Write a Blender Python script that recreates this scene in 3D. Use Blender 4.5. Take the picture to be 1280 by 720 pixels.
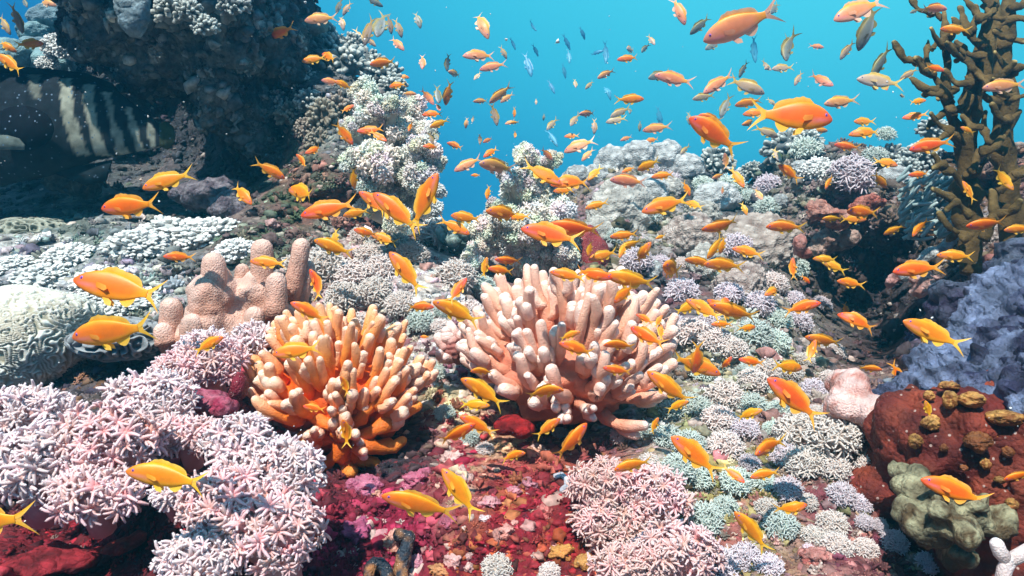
import bpy, math, random
import numpy as np
from mathutils import Matrix, Vector

random.seed(7); rng = np.random.default_rng(7)
for o in list(bpy.data.objects): bpy.data.objects.remove(o)
SC = bpy.context.scene
COL = SC.collection

# ------------------------------------------------------------------ camera, water light, sun, exposure
F = 914.0                      # focal length in pixels of the 1280 px wide photograph
CAM = np.array([0.0, 0.0, 1.2])
cd = bpy.data.cameras.new('camera'); cam = bpy.data.objects.new('camera', cd); COL.objects.link(cam)
cam.location = CAM; cam.rotation_euler = (math.radians(90), 0, 0)
cd.sensor_width = 36; cd.lens = 36 * F / 1280; cd.clip_start = 0.02; cd.clip_end = 500
SC.camera = cam

SUN_EL, SUN_AZ = 53.0, 197.0   # azimuth the light comes from, degrees clockwise from +Y: behind the camera
w = bpy.data.worlds.new('World'); SC.world = w; w.use_nodes = True
nt = w.node_tree; N = nt.nodes; L = nt.links
N.clear()
out = N.new('ShaderNodeOutputWorld')
sky = N.new('ShaderNodeTexSky'); sky.sky_type = 'NISHITA'; sky.sun_disc = False
sky.sun_elevation = math.radians(SUN_EL); sky.sun_rotation = math.radians(SUN_AZ)
tint = N.new('ShaderNodeMix'); tint.data_type = 'RGBA'; tint.blend_type = 'MULTIPLY'; tint.inputs[0].default_value = 1
L.new(sky.outputs[0], tint.inputs[6]); tint.inputs[7].default_value = (0.6, 0.97, 1.0, 1)
bg_sky = N.new('ShaderNodeBackground'); bg_sky.inputs[1].default_value = 0.11
L.new(tint.outputs[2], bg_sky.inputs[0])
geo = N.new('ShaderNodeTexCoord')
dot = N.new('ShaderNodeVectorMath'); dot.operation = 'DOT_PRODUCT'; dot.inputs[1].default_value = (0.42, 0.55, 0.72)
L.new(geo.outputs['Generated'], dot.inputs[0])
ramp = N.new('ShaderNodeValToRGB')
ramp.color_ramp.elements[0].position = 0.0; ramp.color_ramp.elements[0].color = (0.006, 0.06, 0.17, 1)
ramp.color_ramp.elements[1].position = 1.0; ramp.color_ramp.elements[1].color = (0.085, 0.60, 0.69, 1)
for p_, c_ in ((0.38, (0.010, 0.14, 0.36)), (0.60, (0.022, 0.28, 0.49)), (0.76, (0.042, 0.43, 0.57))):
    e = ramp.color_ramp.elements.new(p_); e.color = (*c_, 1)
L.new(dot.outputs['Value'], ramp.inputs[0])
bg_w = N.new('ShaderNodeBackground'); bg_w.inputs[1].default_value = 1.0
L.new(ramp.outputs[0], bg_w.inputs[0])
sep = N.new('ShaderNodeSeparateXYZ'); L.new(geo.outputs['Generated'], sep.inputs[0])
mr = N.new('ShaderNodeMapRange'); mr.interpolation_type = 'SMOOTHSTEP'
mr.inputs[1].default_value = 0.45; mr.inputs[2].default_value = 0.8
L.new(sep.outputs[2], mr.inputs[0])
mx = N.new('ShaderNodeMixShader'); L.new(mr.outputs[0], mx.inputs[0]); L.new(bg_w.outputs[0], mx.inputs[1]); L.new(bg_sky.outputs[0], mx.inputs[2])
L.new(mx.outputs[0], out.inputs[0])

sl = bpy.data.lights.new('sun', 'SUN'); sl.energy = 5.0; sl.angle = math.radians(0.6); sl.color = (1.0, 0.955, 0.88)
sun = bpy.data.objects.new('sun', sl); COL.objects.link(sun)
az = math.radians(SUN_AZ); el = math.radians(SUN_EL)
to_sun = Vector((math.sin(az) * math.cos(el), math.cos(az) * math.cos(el), math.sin(el)))
sun.rotation_euler = to_sun.to_track_quat('Z', 'Y').to_euler(); sun.location = (0, -1, 6)

vs = SC.view_settings; vs.view_transform = 'Standard'; vs.look = 'None'; vs.exposure = 0.74; vs.gamma = 1
cy = SC.cycles
cy.use_denoising = True; cy.max_bounces = 6; cy.diffuse_bounces = 3; cy.glossy_bounces = 2; cy.transmission_bounces = 3
cy.transparent_max_bounces = 8; cy.volume_bounces = 1; cy.caustics_reflective = False; cy.caustics_refractive = False

# ------------------------------------------------------------------ small helpers
def P(px, py, d):
    """a point seen at photograph pixel (px, py), d metres ahead of the camera"""
    return np.stack([(np.asarray(px) - 640) / F * d + CAM[0], np.asarray(d) + CAM[1] + 0 * np.asarray(px), (360 - np.asarray(py)) / F * d + CAM[2]], -1).astype(float)

def _hash(ix, iy, iz, s):
    h = (ix.astype(np.int64) * 374761393 + iy.astype(np.int64) * 668265263 + iz.astype(np.int64) * 2147483647 + s * 1274126177) & 0xffffffff
    h = ((h ^ (h >> 13)) * 1274126177) & 0xffffffff
    h = ((h ^ (h >> 15)) * 2246822519) & 0xffffffff
    return ((h ^ (h >> 16)) & 0xffffff) / float(0xffffff)

def vnoise(p, s=0):
    p = np.asarray(p, float); i = np.floor(p).astype(np.int64); f = p - i; u = f * f * f * (f * (f * 6 - 15) + 10)
    r = 0
    for dx in (0, 1):
        for dy in (0, 1):
            for dz in (0, 1):
                wt = (u[:, 0] if dx else 1 - u[:, 0]) * (u[:, 1] if dy else 1 - u[:, 1]) * (u[:, 2] if dz else 1 - u[:, 2])
                r = r + wt * _hash(i[:, 0] + dx, i[:, 1] + dy, i[:, 2] + dz, s)
    return r * 2 - 1

def fbm(p, oct=4, s=0, gain=.5):
    r = 0; a = 1.0; q = np.asarray(p, float)
    for k in range(oct):
        r = r + a * vnoise(q, s + k * 17); q = q * 2.03 + 11.3; a *= gain
    return r

def worley(p, s=0):
    p = np.asarray(p, float); i = np.floor(p).astype(np.int64); best = np.full(len(p), 9.0)
    for dx in (-1, 0, 1):
        for dy in (-1, 0, 1):
            for dz in (-1, 0, 1):
                c = i + (dx, dy, dz)
                q = c + np.stack([_hash(c[:, 0], c[:, 1], c[:, 2], s + k) for k in (1, 2, 3)], -1)
                best = np.minimum(best, ((p - q) ** 2).sum(1))
    return np.sqrt(best)

def unit(v):
    v = np.asarray(v, float); return v / (np.linalg.norm(v, axis=-1, keepdims=True) + 1e-12)

def basis(n, spin=None):
    """rotation matrices (k,3,3) that take +z to the directions n"""
    n = unit(np.atleast_2d(n)); k = len(n)
    a = np.where(np.abs(n[:, 2:3]) < .9, np.array([[0, 0, 1.]]), np.array([[1., 0, 0]]))
    x = unit(np.cross(a, n)); y = np.cross(n, x)
    if spin is None: spin = rng.uniform(0, 2 * math.pi, k)
    c = np.cos(spin)[:, None]; s = np.sin(spin)[:, None]
    return np.stack([x * c + y * s, -x * s + y * c, n], -1)

class MB:
    """collects vertices, faces and vertex colours; build() links them as ONE mesh object"""
    def __init__(s): s.V = []; s.T = []; s.Q = []; s.C = []; s.n = 0
    def add(s, v, t=None, q=None, c=(1, 1, 1)):
        v = np.asarray(v, float).reshape(-1, 3)
        c = np.asarray(c, float)
        if c.ndim == 1: c = np.tile(c, (len(v), 1))
        if t is not None and len(t): s.T.append(np.asarray(t, np.int64).reshape(-1, 3) + s.n)
        if q is not None and len(q): s.Q.append(np.asarray(q, np.int64).reshape(-1, 4) + s.n)
        s.V.append(v); s.C.append(c); s.n += len(v); return s
    def arrays(s):
        return (np.concatenate(s.V), np.concatenate(s.T) if s.T else np.zeros((0, 3), np.int64), np.concatenate(s.Q) if s.Q else np.zeros((0, 4), np.int64), np.concatenate(s.C))
    def scatter(s, tmpl, pos, R, S, tintc=None):
        """copies of a template (v,t,q,c) at pos with rotations R and scales S"""
        v, t, q, c = tmpl; n = len(pos); k = len(v)
        S = np.asarray(S, float); S = S[:, None] if S.ndim == 1 else S
        W = np.einsum('nij,nkj->nki', R, v[None] * S[:, None, :]) + np.asarray(pos)[:, None]
        cc = np.tile(c[None], (n, 1, 1))
        if tintc is not None: cc = cc * np.asarray(tintc)[:, None, :]
        off = (np.arange(n) * k)[:, None, None]
        return s.add(W.reshape(-1, 3), (t[None] + off).reshape(-1, 3), (q[None] + off).reshape(-1, 4), cc.reshape(-1, 3))
    def mesh(s, name, mat, smooth=True):
        v, t, q, c = s.arrays()
        m = bpy.data.meshes.new(name)
        m.vertices.add(len(v)); m.vertices.foreach_set('co', v.astype(np.float32).ravel())
        nl = t.size + q.size; m.loops.add(nl)
        m.loops.foreach_set('vertex_index', np.concatenate([t.ravel(), q.ravel()]).astype(np.int32))
        m.polygons.add(len(t) + len(q))
        m.polygons.foreach_set('loop_start', np.concatenate([np.arange(len(t)) * 3, t.size + np.arange(len(q)) * 4]).astype(np.int32))
        m.polygons.foreach_set('use_smooth', np.full(len(t) + len(q), smooth))
        m.update(calc_edges=True); m.validate()
        a = m.color_attributes.new('Col', 'FLOAT_COLOR', 'POINT')
        if len(m.vertices) == len(v):
            a.data.foreach_set('color', np.concatenate([np.clip(c, 0, 1), np.ones((len(c), 1))], 1).astype(np.float32).ravel())
        m.materials.append(mat)
        return m
    def build(s, name, mat, parent=None, smooth=True):
        o = bpy.data.objects.new(name, s.mesh(name, mat, smooth)); COL.objects.link(o)
        if parent is not None: o.parent = parent
        return o

def tube(mb, pts, rad, c0=(1, 1, 1), c1=None, seg=8, flat=1.0, cp=None, closed_tip=True, nz=0, sd=0):
    """a round-tipped tapering tube along pts; colour runs from c0 to c1"""
    pts = np.asarray(pts, float); rad = np.asarray(rad, float) * np.ones(len(pts)); c0 = np.array(c0, float); c1 = c0 if c1 is None else np.array(c1, float)
    if closed_tip:
        d = unit(pts[-1] - pts[-2]); r = rad[-1]
        pts = np.concatenate([pts, [pts[-1] + d * r * .5, pts[-1] + d * r * .85, pts[-1] + d * r]]); rad = np.concatenate([rad, [r * .86, r * .52, r * .001]])
    if seg >= 9: pts = np.concatenate([[pts[0] - unit(pts[1] - pts[0]) * rad[0] * .5], pts[:1], pts[1:]]); rad = np.concatenate([[rad[0] * .001], rad]); pts[0] = pts[1] - unit(pts[2] - pts[1]) * rad[1] * .35
    tg = unit(np.gradient(pts, axis=0)); ref = np.array([.13, -.95, .28])
    x = unit(np.cross(tg, ref)); y = np.cross(tg, x)
    a = np.linspace(0, 2 * math.pi, seg, endpoint=False)
    v = pts[:, None] + (x[:, None] * np.cos(a)[None, :, None] + y[:, None] * np.sin(a)[None, :, None] * flat) * rad[:, None, None]
    if nz: 
        q = v.reshape(-1, 3); v = (q + unit(q - np.repeat(pts, seg, 0)) * (fbm(q / (rad.max() * 1.6) + sd, 3) * nz * np.repeat(rad, seg))[:, None]).reshape(v.shape)
    n = len(pts); i = np.arange(n - 1)[:, None] * seg; j = np.arange(seg)[None]; k = (j + 1) % seg
    q = np.stack([i + j, i + k, i + seg + k, i + seg + j], -1).reshape(-1, 4)
    t = np.linspace(0, 1, n)[:, None, None] ** (cp or 1.0)
    c = np.broadcast_to(c0 * (1 - t) + c1 * t, (n, seg, 3)).reshape(-1, 3)
    return mb.add(v.reshape(-1, 3), q=q, c=c)

_ico = {}
def ico(level):
    if level not in _ico:
        import bmesh
        b = bmesh.new(); bmesh.ops.create_icosphere(b, subdivisions=level, radius=1)
        _ico[level] = (np.array([v.co[:] for v in b.verts]), np.array([[v.index for v in f.verts] for f in b.faces])); b.free()
    return _ico[level]

def mix(a, b, t):
    t = np.asarray(t)[..., None]; return np.asarray(a) * (1 - t) + np.asarray(b) * t

# ------------------------------------------------------------------ materials
def material(name, rough=.6, bump=.0, bscale=60, bdist=.004, vary=.25, vscale=30, jitter=0., sss=0., spec=.3, voro=0., vorod=.004, transl=0., speck=None, coat=0.):
    m = bpy.data.materials.new(name); m.use_nodes = True; nt = m.node_tree; N = nt.nodes; L = nt.links
    b = N['Principled BSDF']; b.inputs['Roughness'].default_value = rough; b.inputs['Specular IOR Level'].default_value = spec
    if coat: b.inputs['Coat Weight'].default_value = coat; b.inputs['Coat Roughness'].default_value = .25
    at = N.new('ShaderNodeVertexColor'); at.layer_name = 'Col'
    tc = N.new('ShaderNodeTexCoord'); col = at.outputs[0]
    if vary:
        nz = N.new('ShaderNodeTexNoise'); nz.inputs['Scale'].default_value = vscale; nz.inputs['Detail'].default_value = 6
        L.new(tc.outputs['Object'], nz.inputs['Vector'])
        r = N.new('ShaderNodeMapRange'); r.inputs[1].default_value = .3; r.inputs[2].default_value = .7
        r.inputs[3].default_value = 1 - vary; r.inputs[4].default_value = 1 + vary; L.new(nz.outputs[0], r.inputs[0])
        mu = N.new('ShaderNodeMix'); mu.data_type = 'RGBA'; mu.blend_type = 'MULTIPLY'; mu.inputs[0].default_value = 1
        L.new(col, mu.inputs[6]); L.new(r.outputs[0], mu.inputs[7]); col = mu.outputs[2]
    if speck:
        vo = N.new('ShaderNodeTexVoronoi'); vo.inputs['Scale'].default_value = speck[0]; L.new(tc.outputs['Object'], vo.inputs['Vector'])
        r = N.new('ShaderNodeMapRange'); r.inputs[1].default_value = speck[1]; r.inputs[2].default_value = speck[1] * .7; L.new(vo.outputs['Distance'], r.inputs[0])
        mu = N.new('ShaderNodeMix'); mu.data_type = 'RGBA'; L.new(r.outputs[0], mu.inputs[0]); L.new(col, mu.inputs[6]); mu.inputs[7].default_value = (*speck[2], 1); col = mu.outputs[2]
    if jitter:
        oi = N.new('ShaderNodeObjectInfo'); hs = N.new('ShaderNodeHueSaturation')
        r = N.new('ShaderNodeMapRange'); r.inputs[3].default_value = .5 - jitter * .04; r.inputs[4].default_value = .5 + jitter * .04; L.new(oi.outputs['Random'], r.inputs[0]); L.new(r.outputs[0], hs.inputs['Hue'])
        r2 = N.new('ShaderNodeMapRange'); r2.inputs[3].default_value = 1 + jitter * .2; r2.inputs[4].default_value = 1 - jitter * .2; L.new(oi.outputs['Random'], r2.inputs[0]); L.new(r2.outputs[0], hs.inputs['Value'])
        L.new(col, hs.inputs['Color']); col = hs.outputs[0]
    L.new(col, b.inputs['Base Color'])
    if sss:
        b.inputs['Subsurface Weight'].default_value = sss; b.inputs['Subsurface Radius'].default_value = (1, .4, .25); b.inputs['Subsurface Scale'].default_value = .01
    nrm = None
    if bump:
        nz = N.new('ShaderNodeTexNoise'); nz.inputs['Scale'].default_value = bscale; nz.inputs['Detail'].default_value = 8; nz.inputs['Roughness'].default_value = .65
        L.new(tc.outputs['Object'], nz.inputs['Vector'])
        bp = N.new('ShaderNodeBump'); bp.inputs['Strength'].default_value = bump; bp.inputs['Distance'].default_value = bdist; L.new(nz.outputs[0], bp.inputs['Height']); nrm = bp
    if voro:
        vo = N.new('ShaderNodeTexVoronoi'); vo.inputs['Scale'].default_value = voro; L.new(tc.outputs['Object'], vo.inputs['Vector'])
        bp = N.new('ShaderNodeBump'); bp.inputs['Strength'].default_value = .8; bp.invert = True; bp.inputs['Distance'].default_value = vorod; L.new(vo.outputs['Distance'], bp.inputs['Height'])
        if nrm: L.new(nrm.outputs[0], bp.inputs['Normal'])
        nrm = bp
    if nrm: L.new(nrm.outputs[0], b.inputs['Normal'])
    if transl:
        tr = N.new('ShaderNodeBsdfTranslucent'); L.new(col, tr.inputs[0]); ms = N.new('ShaderNodeMixShader'); ms.inputs[0].default_value = transl
        L.new(b.outputs[0], ms.inputs[1]); L.new(tr.outputs[0], ms.inputs[2]); L.new(ms.outputs[0], N['Material Output'].inputs[0])
    return m

M_reef = material('reef_crust', .8, 1.0, 70, .012, .45, 55, voro=95, vorod=.006)
M_growth = material('crust_growth', .7, .6, 160, .004, .35, 90)
M_polyp = material('soft_polyp', .5, 0, vary=.14, vscale=60, jitter=.5, transl=.3, spec=.3)
M_stalk = material('soft_stalk', .6, .3, 80, .003, .2)
M_finger = material('finger_coral_skin', .55, .35, 260, .002, .16, 60, voro=420, vorod=.0012, sss=.12)
M_stony = material('stony_coral', .75, .5, 14, .003, .22, 4, jitter=.5)
M_lump = material('boulder_coral_skin', .75, .4, 16, .003, .2, 4, voro=15, vorod=.004, jitter=.4)
M_brain = material('brain_coral_skin', .75, .5, 200, .002, .2, 40)
M_smooth = material('leather_skin', .6, .6, 130, .004, .34, 38, voro=300, vorod=.002, sss=.08, speck=(230, .15, (.66, .54, .46)))
M_wall = material('red_wall_skin', .65, 1.0, 60, .008, .5, 26, voro=150, vorod=.003, speck=(75, .16, (.42, .30, .26)))
M_knob = material('knob_skin', .5, .9, 110, .005, .5, 55, voro=260, vorod=.002)
M_olive = material('olive_leather_skin', .6, 1.0, 75, .009, .6, 26, voro=190, vorod=.003)
M_fire = material('fire_coral_skin', .8, .8, 120, .006, .5, 35, spec=.15)
M_sponge = material('sponge_skin', .7, .8, 70, .008, .3, 25)
M_purple = material('purple_sponge_skin', .6, 1.0, 38, .03, .55, 26, voro=60, vorod=.012)
M_fish = material('fish_skin', .48, 0, 160, .0008, .10, 9, jitter=.35, spec=.5, transl=.12)
M_grouper = material('grouper_skin', .85, .5, 120, .002, .4, 40, spec=.08, speck=(58, .17, (.10, .17, .24)))
M_sand = material('seabed_sand', .9, .5, 20, .02, .2, 3)

# ------------------------------------------------------------------ bookkeeping: names, labels, groups
THINGS = []   # (object, px, py, first half of the label, size px, needs a place)
def tag(o, label, cat, group=None):
    o['label'] = label; o['category'] = cat
    if group: o['group'] = group
    return o
def later(o, px, py, words_, cat, size, group):
    o['category'] = cat; o['group'] = group; THINGS.append((o, px, py, words_, size))
def empty(name, loc):
    o = bpy.data.objects.new(name, None); COL.objects.link(o); o.location = loc; o.empty_display_size = .05; return o

# ------------------------------------------------------------------ the reef slope
CTRL = [(-350,900,.75),(200,900,.7),(640,900,.8),(1000,900,.75),(1630,900,.6),
 (0,720,.90),(200,720,.93),(400,720,.98),(640,720,.98),(900,720,.93),(1100,720,.92),(1280,720,1.05),(-300,700,.85),(1600,700,.9),
 (0,650,1.12),(100,655,1.15),(200,620,1.02),(400,620,1.06),(520,620,1.08),(640,600,1.10),(800,610,1.05),(1000,610,1.05),(1200,610,1.12),(1280,610,1.12),
 (0,540,1.1),(150,560,1.08),(300,545,1.15),(420,560,1.30),(560,520,1.32),(700,535,1.32),(850,520,1.25),(950,520,1.25),(1050,520,1.2),(1120,540,1.1),(1280,500,1.15),
 (0,440,1.42),(150,440,1.42),(300,440,1.42),(420,440,1.55),(560,440,1.48),(700,440,1.6),(850,430,1.58),(950,420,1.62),(1050,430,1.95),(1110,430,2.0),(1180,430,1.35),(1280,420,1.25),
 (0,350,1.68),(150,350,1.66),(250,360,1.58),(400,350,1.68),(500,350,1.65),(560,340,1.75),(700,350,1.95),(850,340,2.0),(950,340,2.0),(1050,350,2.35),(1120,340,2.32),(1180,350,2.0),(1280,340,1.6),
 (0,290,2.0),(150,290,1.88),(300,290,1.78),(400,290,1.9),(480,290,1.95),(560,295,2.2),(650,300,2.35),(750,280,2.25),(850,270,2.25),(950,290,2.2),(1050,290,2.3),(1130,270,2.2),(1220,270,2.1),(1300,270,1.8),
 (-200,240,2.6),(0,240,2.7),(150,235,2.8),(260,235,2.7),(340,220,2.2),(420,220,2.05),(500,220,2.2),(620,260,2.6),(750,220,2.5),(850,200,2.5),(940,230,2.5),(1020,210,2.25),(1100,200,2.25),(1200,200,2.3),(1300,180,2.2),
 (-100,120,3.0),(60,110,3.0),(180,120,3.1),(260,120,3.0),(340,130,2.4),(420,120,2.3),(480,130,2.4),(1050,150,2.5),(1250,120,2.6),
 (180,30,3.1),(260,30,3.0),(360,50,2.5),(420,60,2.5),(-400,300,2.4),(1650,300,1.6),(-400,500,1.2),(1650,500,.8)]
CTRL = np.array(CTRL, float)
def _phi(a, b):
    r = np.sqrt((((a[:, None] - b[None]) / 100.) ** 2).sum(-1) + .15); return r
_A = np.zeros((len(CTRL) + 3,) * 2); _k = len(CTRL)
_A[:_k, :_k] = _phi(CTRL[:, :2], CTRL[:, :2]) - np.eye(_k) * .02
_A[:_k, _k:] = np.c_[np.ones(_k), CTRL[:, :2] / 1000]; _A[_k:, :_k] = _A[:_k, _k:].T
_W = np.linalg.solve(_A, np.r_[np.log(CTRL[:, 2]), 0, 0, 0])
def depth0(px, py):
    q = np.stack([np.ravel(px), np.ravel(py)], -1).astype(float)
    return np.exp(_phi(q, CTRL[:, :2]) @ _W[:_k] + np.c_[np.ones(len(q)), q / 1000] @ _W[_k:])
def depth(px, py):
    d = depth0(px, py); p = P(np.ravel(px), np.ravel(py), d)
    n1 = fbm(p / .26, 3, 5); n2 = fbm(p / .07, 4, 9); wl = worley(p / .055, 3); wl2 = worley(p / .15, 8)
    k = np.clip(d / 1.5, .6, 1.4)
    return d - k * (.055 * n1 + .022 * n2 + .016 * (.6 - wl) + .045 * (.55 - wl2))
def surf(px, py):
    """point and outward normal of the reef at a pixel"""
    px = np.ravel(np.asarray(px, float)); py = np.ravel(np.asarray(py, float)); e = 5.
    p = P(px, py, depth(px, py)); a = P(px + e, py, depth0(px + e, py)) - P(px - e, py, depth0(px - e, py)); b = P(px, py - e, depth0(px, py - e)) - P(px, py + e, depth0(px, py + e))
    return p, unit(np.cross(a, b))
CRX = [-400,-200,0,90,120,340,365,400,440,480,505,530,550,570,640,700,735,770,830,880,905,935,960,1000,1050,1110,1150,1200,1300,1700]
CRY = [150,120,105,100,20,10,40,75,92,118,170,240,275,292,275,250,222,200,196,205,222,232,205,190,178,190,190,190,180,150]
def crest(u): return np.interp(u, CRX, CRY)

# zones: pixel anchor, main colour of the crust there, second colour, third colour
ZONES = [
 (60,200,(.03,.04,.05),(.05,.06,.07),(.02,.03,.04)),(220,180,(.03,.035,.045),(.05,.05,.06),(.02,.03,.04)),(300,60,(.05,.06,.07),(.09,.1,.1),(.03,.04,.05)),
 (90,275,(.12,.15,.14),(.17,.2,.17),(.08,.1,.11)),(240,260,(.12,.13,.13),(.2,.15,.14),(.07,.08,.1)),(60,330,(.4,.42,.42),(.55,.55,.52),(.2,.24,.27)),(170,350,(.42,.44,.42),(.3,.3,.3),(.55,.55,.5)),
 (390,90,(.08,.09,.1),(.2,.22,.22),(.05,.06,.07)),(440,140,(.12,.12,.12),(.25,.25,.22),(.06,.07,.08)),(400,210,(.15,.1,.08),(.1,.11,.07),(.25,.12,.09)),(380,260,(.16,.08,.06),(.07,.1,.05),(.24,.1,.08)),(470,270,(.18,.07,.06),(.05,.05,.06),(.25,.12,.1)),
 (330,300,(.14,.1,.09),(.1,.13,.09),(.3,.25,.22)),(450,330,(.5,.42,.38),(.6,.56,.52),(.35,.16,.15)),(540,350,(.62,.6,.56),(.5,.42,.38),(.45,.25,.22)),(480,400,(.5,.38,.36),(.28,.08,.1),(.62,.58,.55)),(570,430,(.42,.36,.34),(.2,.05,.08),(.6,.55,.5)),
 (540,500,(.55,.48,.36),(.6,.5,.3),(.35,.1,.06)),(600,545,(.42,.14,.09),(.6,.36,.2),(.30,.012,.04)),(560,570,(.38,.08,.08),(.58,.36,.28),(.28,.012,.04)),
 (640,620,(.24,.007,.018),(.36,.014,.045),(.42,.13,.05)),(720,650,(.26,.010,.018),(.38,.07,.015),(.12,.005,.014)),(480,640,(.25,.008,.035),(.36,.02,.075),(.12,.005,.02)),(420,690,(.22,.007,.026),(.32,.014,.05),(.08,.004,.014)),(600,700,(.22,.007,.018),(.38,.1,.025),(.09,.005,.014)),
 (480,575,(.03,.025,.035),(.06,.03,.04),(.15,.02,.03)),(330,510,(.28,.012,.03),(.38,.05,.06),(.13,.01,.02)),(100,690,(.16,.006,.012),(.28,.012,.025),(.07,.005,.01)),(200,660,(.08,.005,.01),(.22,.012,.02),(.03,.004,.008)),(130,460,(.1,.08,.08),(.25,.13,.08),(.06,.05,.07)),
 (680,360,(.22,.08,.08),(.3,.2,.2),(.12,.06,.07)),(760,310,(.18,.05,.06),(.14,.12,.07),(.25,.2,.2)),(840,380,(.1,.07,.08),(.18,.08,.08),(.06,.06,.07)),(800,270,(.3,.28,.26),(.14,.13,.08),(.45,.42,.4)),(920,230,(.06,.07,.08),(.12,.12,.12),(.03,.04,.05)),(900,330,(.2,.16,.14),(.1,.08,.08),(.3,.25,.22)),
 (1030,270,(.22,.1,.08),(.08,.07,.07),(.3,.22,.2)),(1010,230,(.22,.2,.17),(.3,.27,.22),(.1,.09,.09)),(1060,370,(.03,.026,.03),(.07,.045,.04),(.02,.02,.03)),(1120,440,(.03,.02,.02),(.12,.045,.03),(.02,.016,.02)),(1100,330,(.05,.04,.04),(.1,.06,.05),(.03,.03,.04)),  # crust of the hollow darkened, part of its shade put into the colour
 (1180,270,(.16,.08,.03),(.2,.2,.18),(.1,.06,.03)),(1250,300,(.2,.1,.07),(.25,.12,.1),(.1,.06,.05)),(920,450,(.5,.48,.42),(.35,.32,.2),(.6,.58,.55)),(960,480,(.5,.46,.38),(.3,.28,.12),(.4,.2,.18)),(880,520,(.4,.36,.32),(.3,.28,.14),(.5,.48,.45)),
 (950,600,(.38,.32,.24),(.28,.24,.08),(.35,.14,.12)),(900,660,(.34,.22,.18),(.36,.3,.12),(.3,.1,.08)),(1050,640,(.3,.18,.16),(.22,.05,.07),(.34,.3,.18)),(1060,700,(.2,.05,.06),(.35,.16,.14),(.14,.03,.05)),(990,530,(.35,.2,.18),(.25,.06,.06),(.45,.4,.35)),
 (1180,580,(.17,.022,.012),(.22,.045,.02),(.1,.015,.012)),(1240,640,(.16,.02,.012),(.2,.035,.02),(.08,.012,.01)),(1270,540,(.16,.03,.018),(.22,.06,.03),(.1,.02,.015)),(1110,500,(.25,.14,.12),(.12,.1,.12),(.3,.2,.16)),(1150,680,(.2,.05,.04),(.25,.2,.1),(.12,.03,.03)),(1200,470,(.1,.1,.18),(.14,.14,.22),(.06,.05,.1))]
ZP = np.array([(z[0], z[1]) for z in ZONES], float); ZC = np.array([z[2:] for z in ZONES], float)
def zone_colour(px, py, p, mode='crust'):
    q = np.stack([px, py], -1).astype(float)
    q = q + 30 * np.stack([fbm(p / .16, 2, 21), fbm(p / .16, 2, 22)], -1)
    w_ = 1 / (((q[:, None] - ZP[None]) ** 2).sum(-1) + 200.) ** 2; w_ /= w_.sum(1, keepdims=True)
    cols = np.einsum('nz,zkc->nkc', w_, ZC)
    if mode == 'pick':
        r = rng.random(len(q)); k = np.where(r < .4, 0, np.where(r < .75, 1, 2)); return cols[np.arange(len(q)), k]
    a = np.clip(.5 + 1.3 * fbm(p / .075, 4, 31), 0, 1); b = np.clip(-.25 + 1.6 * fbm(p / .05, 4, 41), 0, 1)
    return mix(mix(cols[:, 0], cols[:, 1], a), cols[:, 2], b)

def build_reef():
    us = np.r_[np.linspace(-420, -20, 60, endpoint=False), np.linspace(-20, 1300, 560, endpoint=False), np.linspace(1300, 1700, 61)]
    nv = 330; ts = np.linspace(0, 1, nv)
    U = np.repeat(us, nv); T = np.tile(ts, len(us)); cr = crest(U)
    py = 900 + (cr - 900) * T
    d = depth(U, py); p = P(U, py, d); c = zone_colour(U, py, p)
    # beyond the crest the rock rolls over and falls away behind
    nb = 26; tb = np.linspace(0, 1, nb + 1)[1:]
    top = p.reshape(len(us), nv, 3)[:, -1]; ctop = c.reshape(len(us), nv, 3)[:, -1]
    back = []
    for t in tb:
        q = top + np.stack([top[:, 0] * t * .5, 1.6 * t + .25 * np.sqrt(t) + 0 * top[:, 0], .06 * np.sin(t * 3.1) - 1.9 * t ** 1.7 + 0 * top[:, 0]], -1)
        q[:, 2] += .12 * t * fbm(q / .3, 3, 77) ; back.append(q)
    allp = np.concatenate([p.reshape(len(us), nv, 3), np.stack(back, 1)], 1); allc = np.concatenate([c.reshape(len(us), nv, 3), np.repeat(ctop[:, None], nb, 1)], 1)
    n2 = nv + nb; i = (np.arange(len(us) - 1)[:, None] * n2); j = np.arange(n2 - 1)[None]
    q = np.stack([i + j, i + n2 + j, i + n2 + j + 1, i + j + 1], -1).reshape(-1, 4)
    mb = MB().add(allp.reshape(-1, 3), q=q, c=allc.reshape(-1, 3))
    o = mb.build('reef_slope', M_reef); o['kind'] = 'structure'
    sb = MB(); g = np.linspace(-1, 1, 40); X, Y = np.meshgrid(g, g, indexing='ij'); X = X.ravel() * 7.5; Y = Y.ravel() * 8 + 6.3
    pz = np.stack([X, Y, 0 * X - .35 + .05 * fbm(np.stack([X, Y, X * 0], -1), 3)], -1)
    i = np.arange(39)[:, None] * 40; j = np.arange(39)[None]
    sb.add(pz, q=np.stack([i + j, i + 40 + j, i + 41 + j, i + j + 1], -1).reshape(-1, 4), c=(.32, .3, .24))
    o = sb.build('seabed', M_sand); o['kind'] = 'structure'
build_reef()

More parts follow.
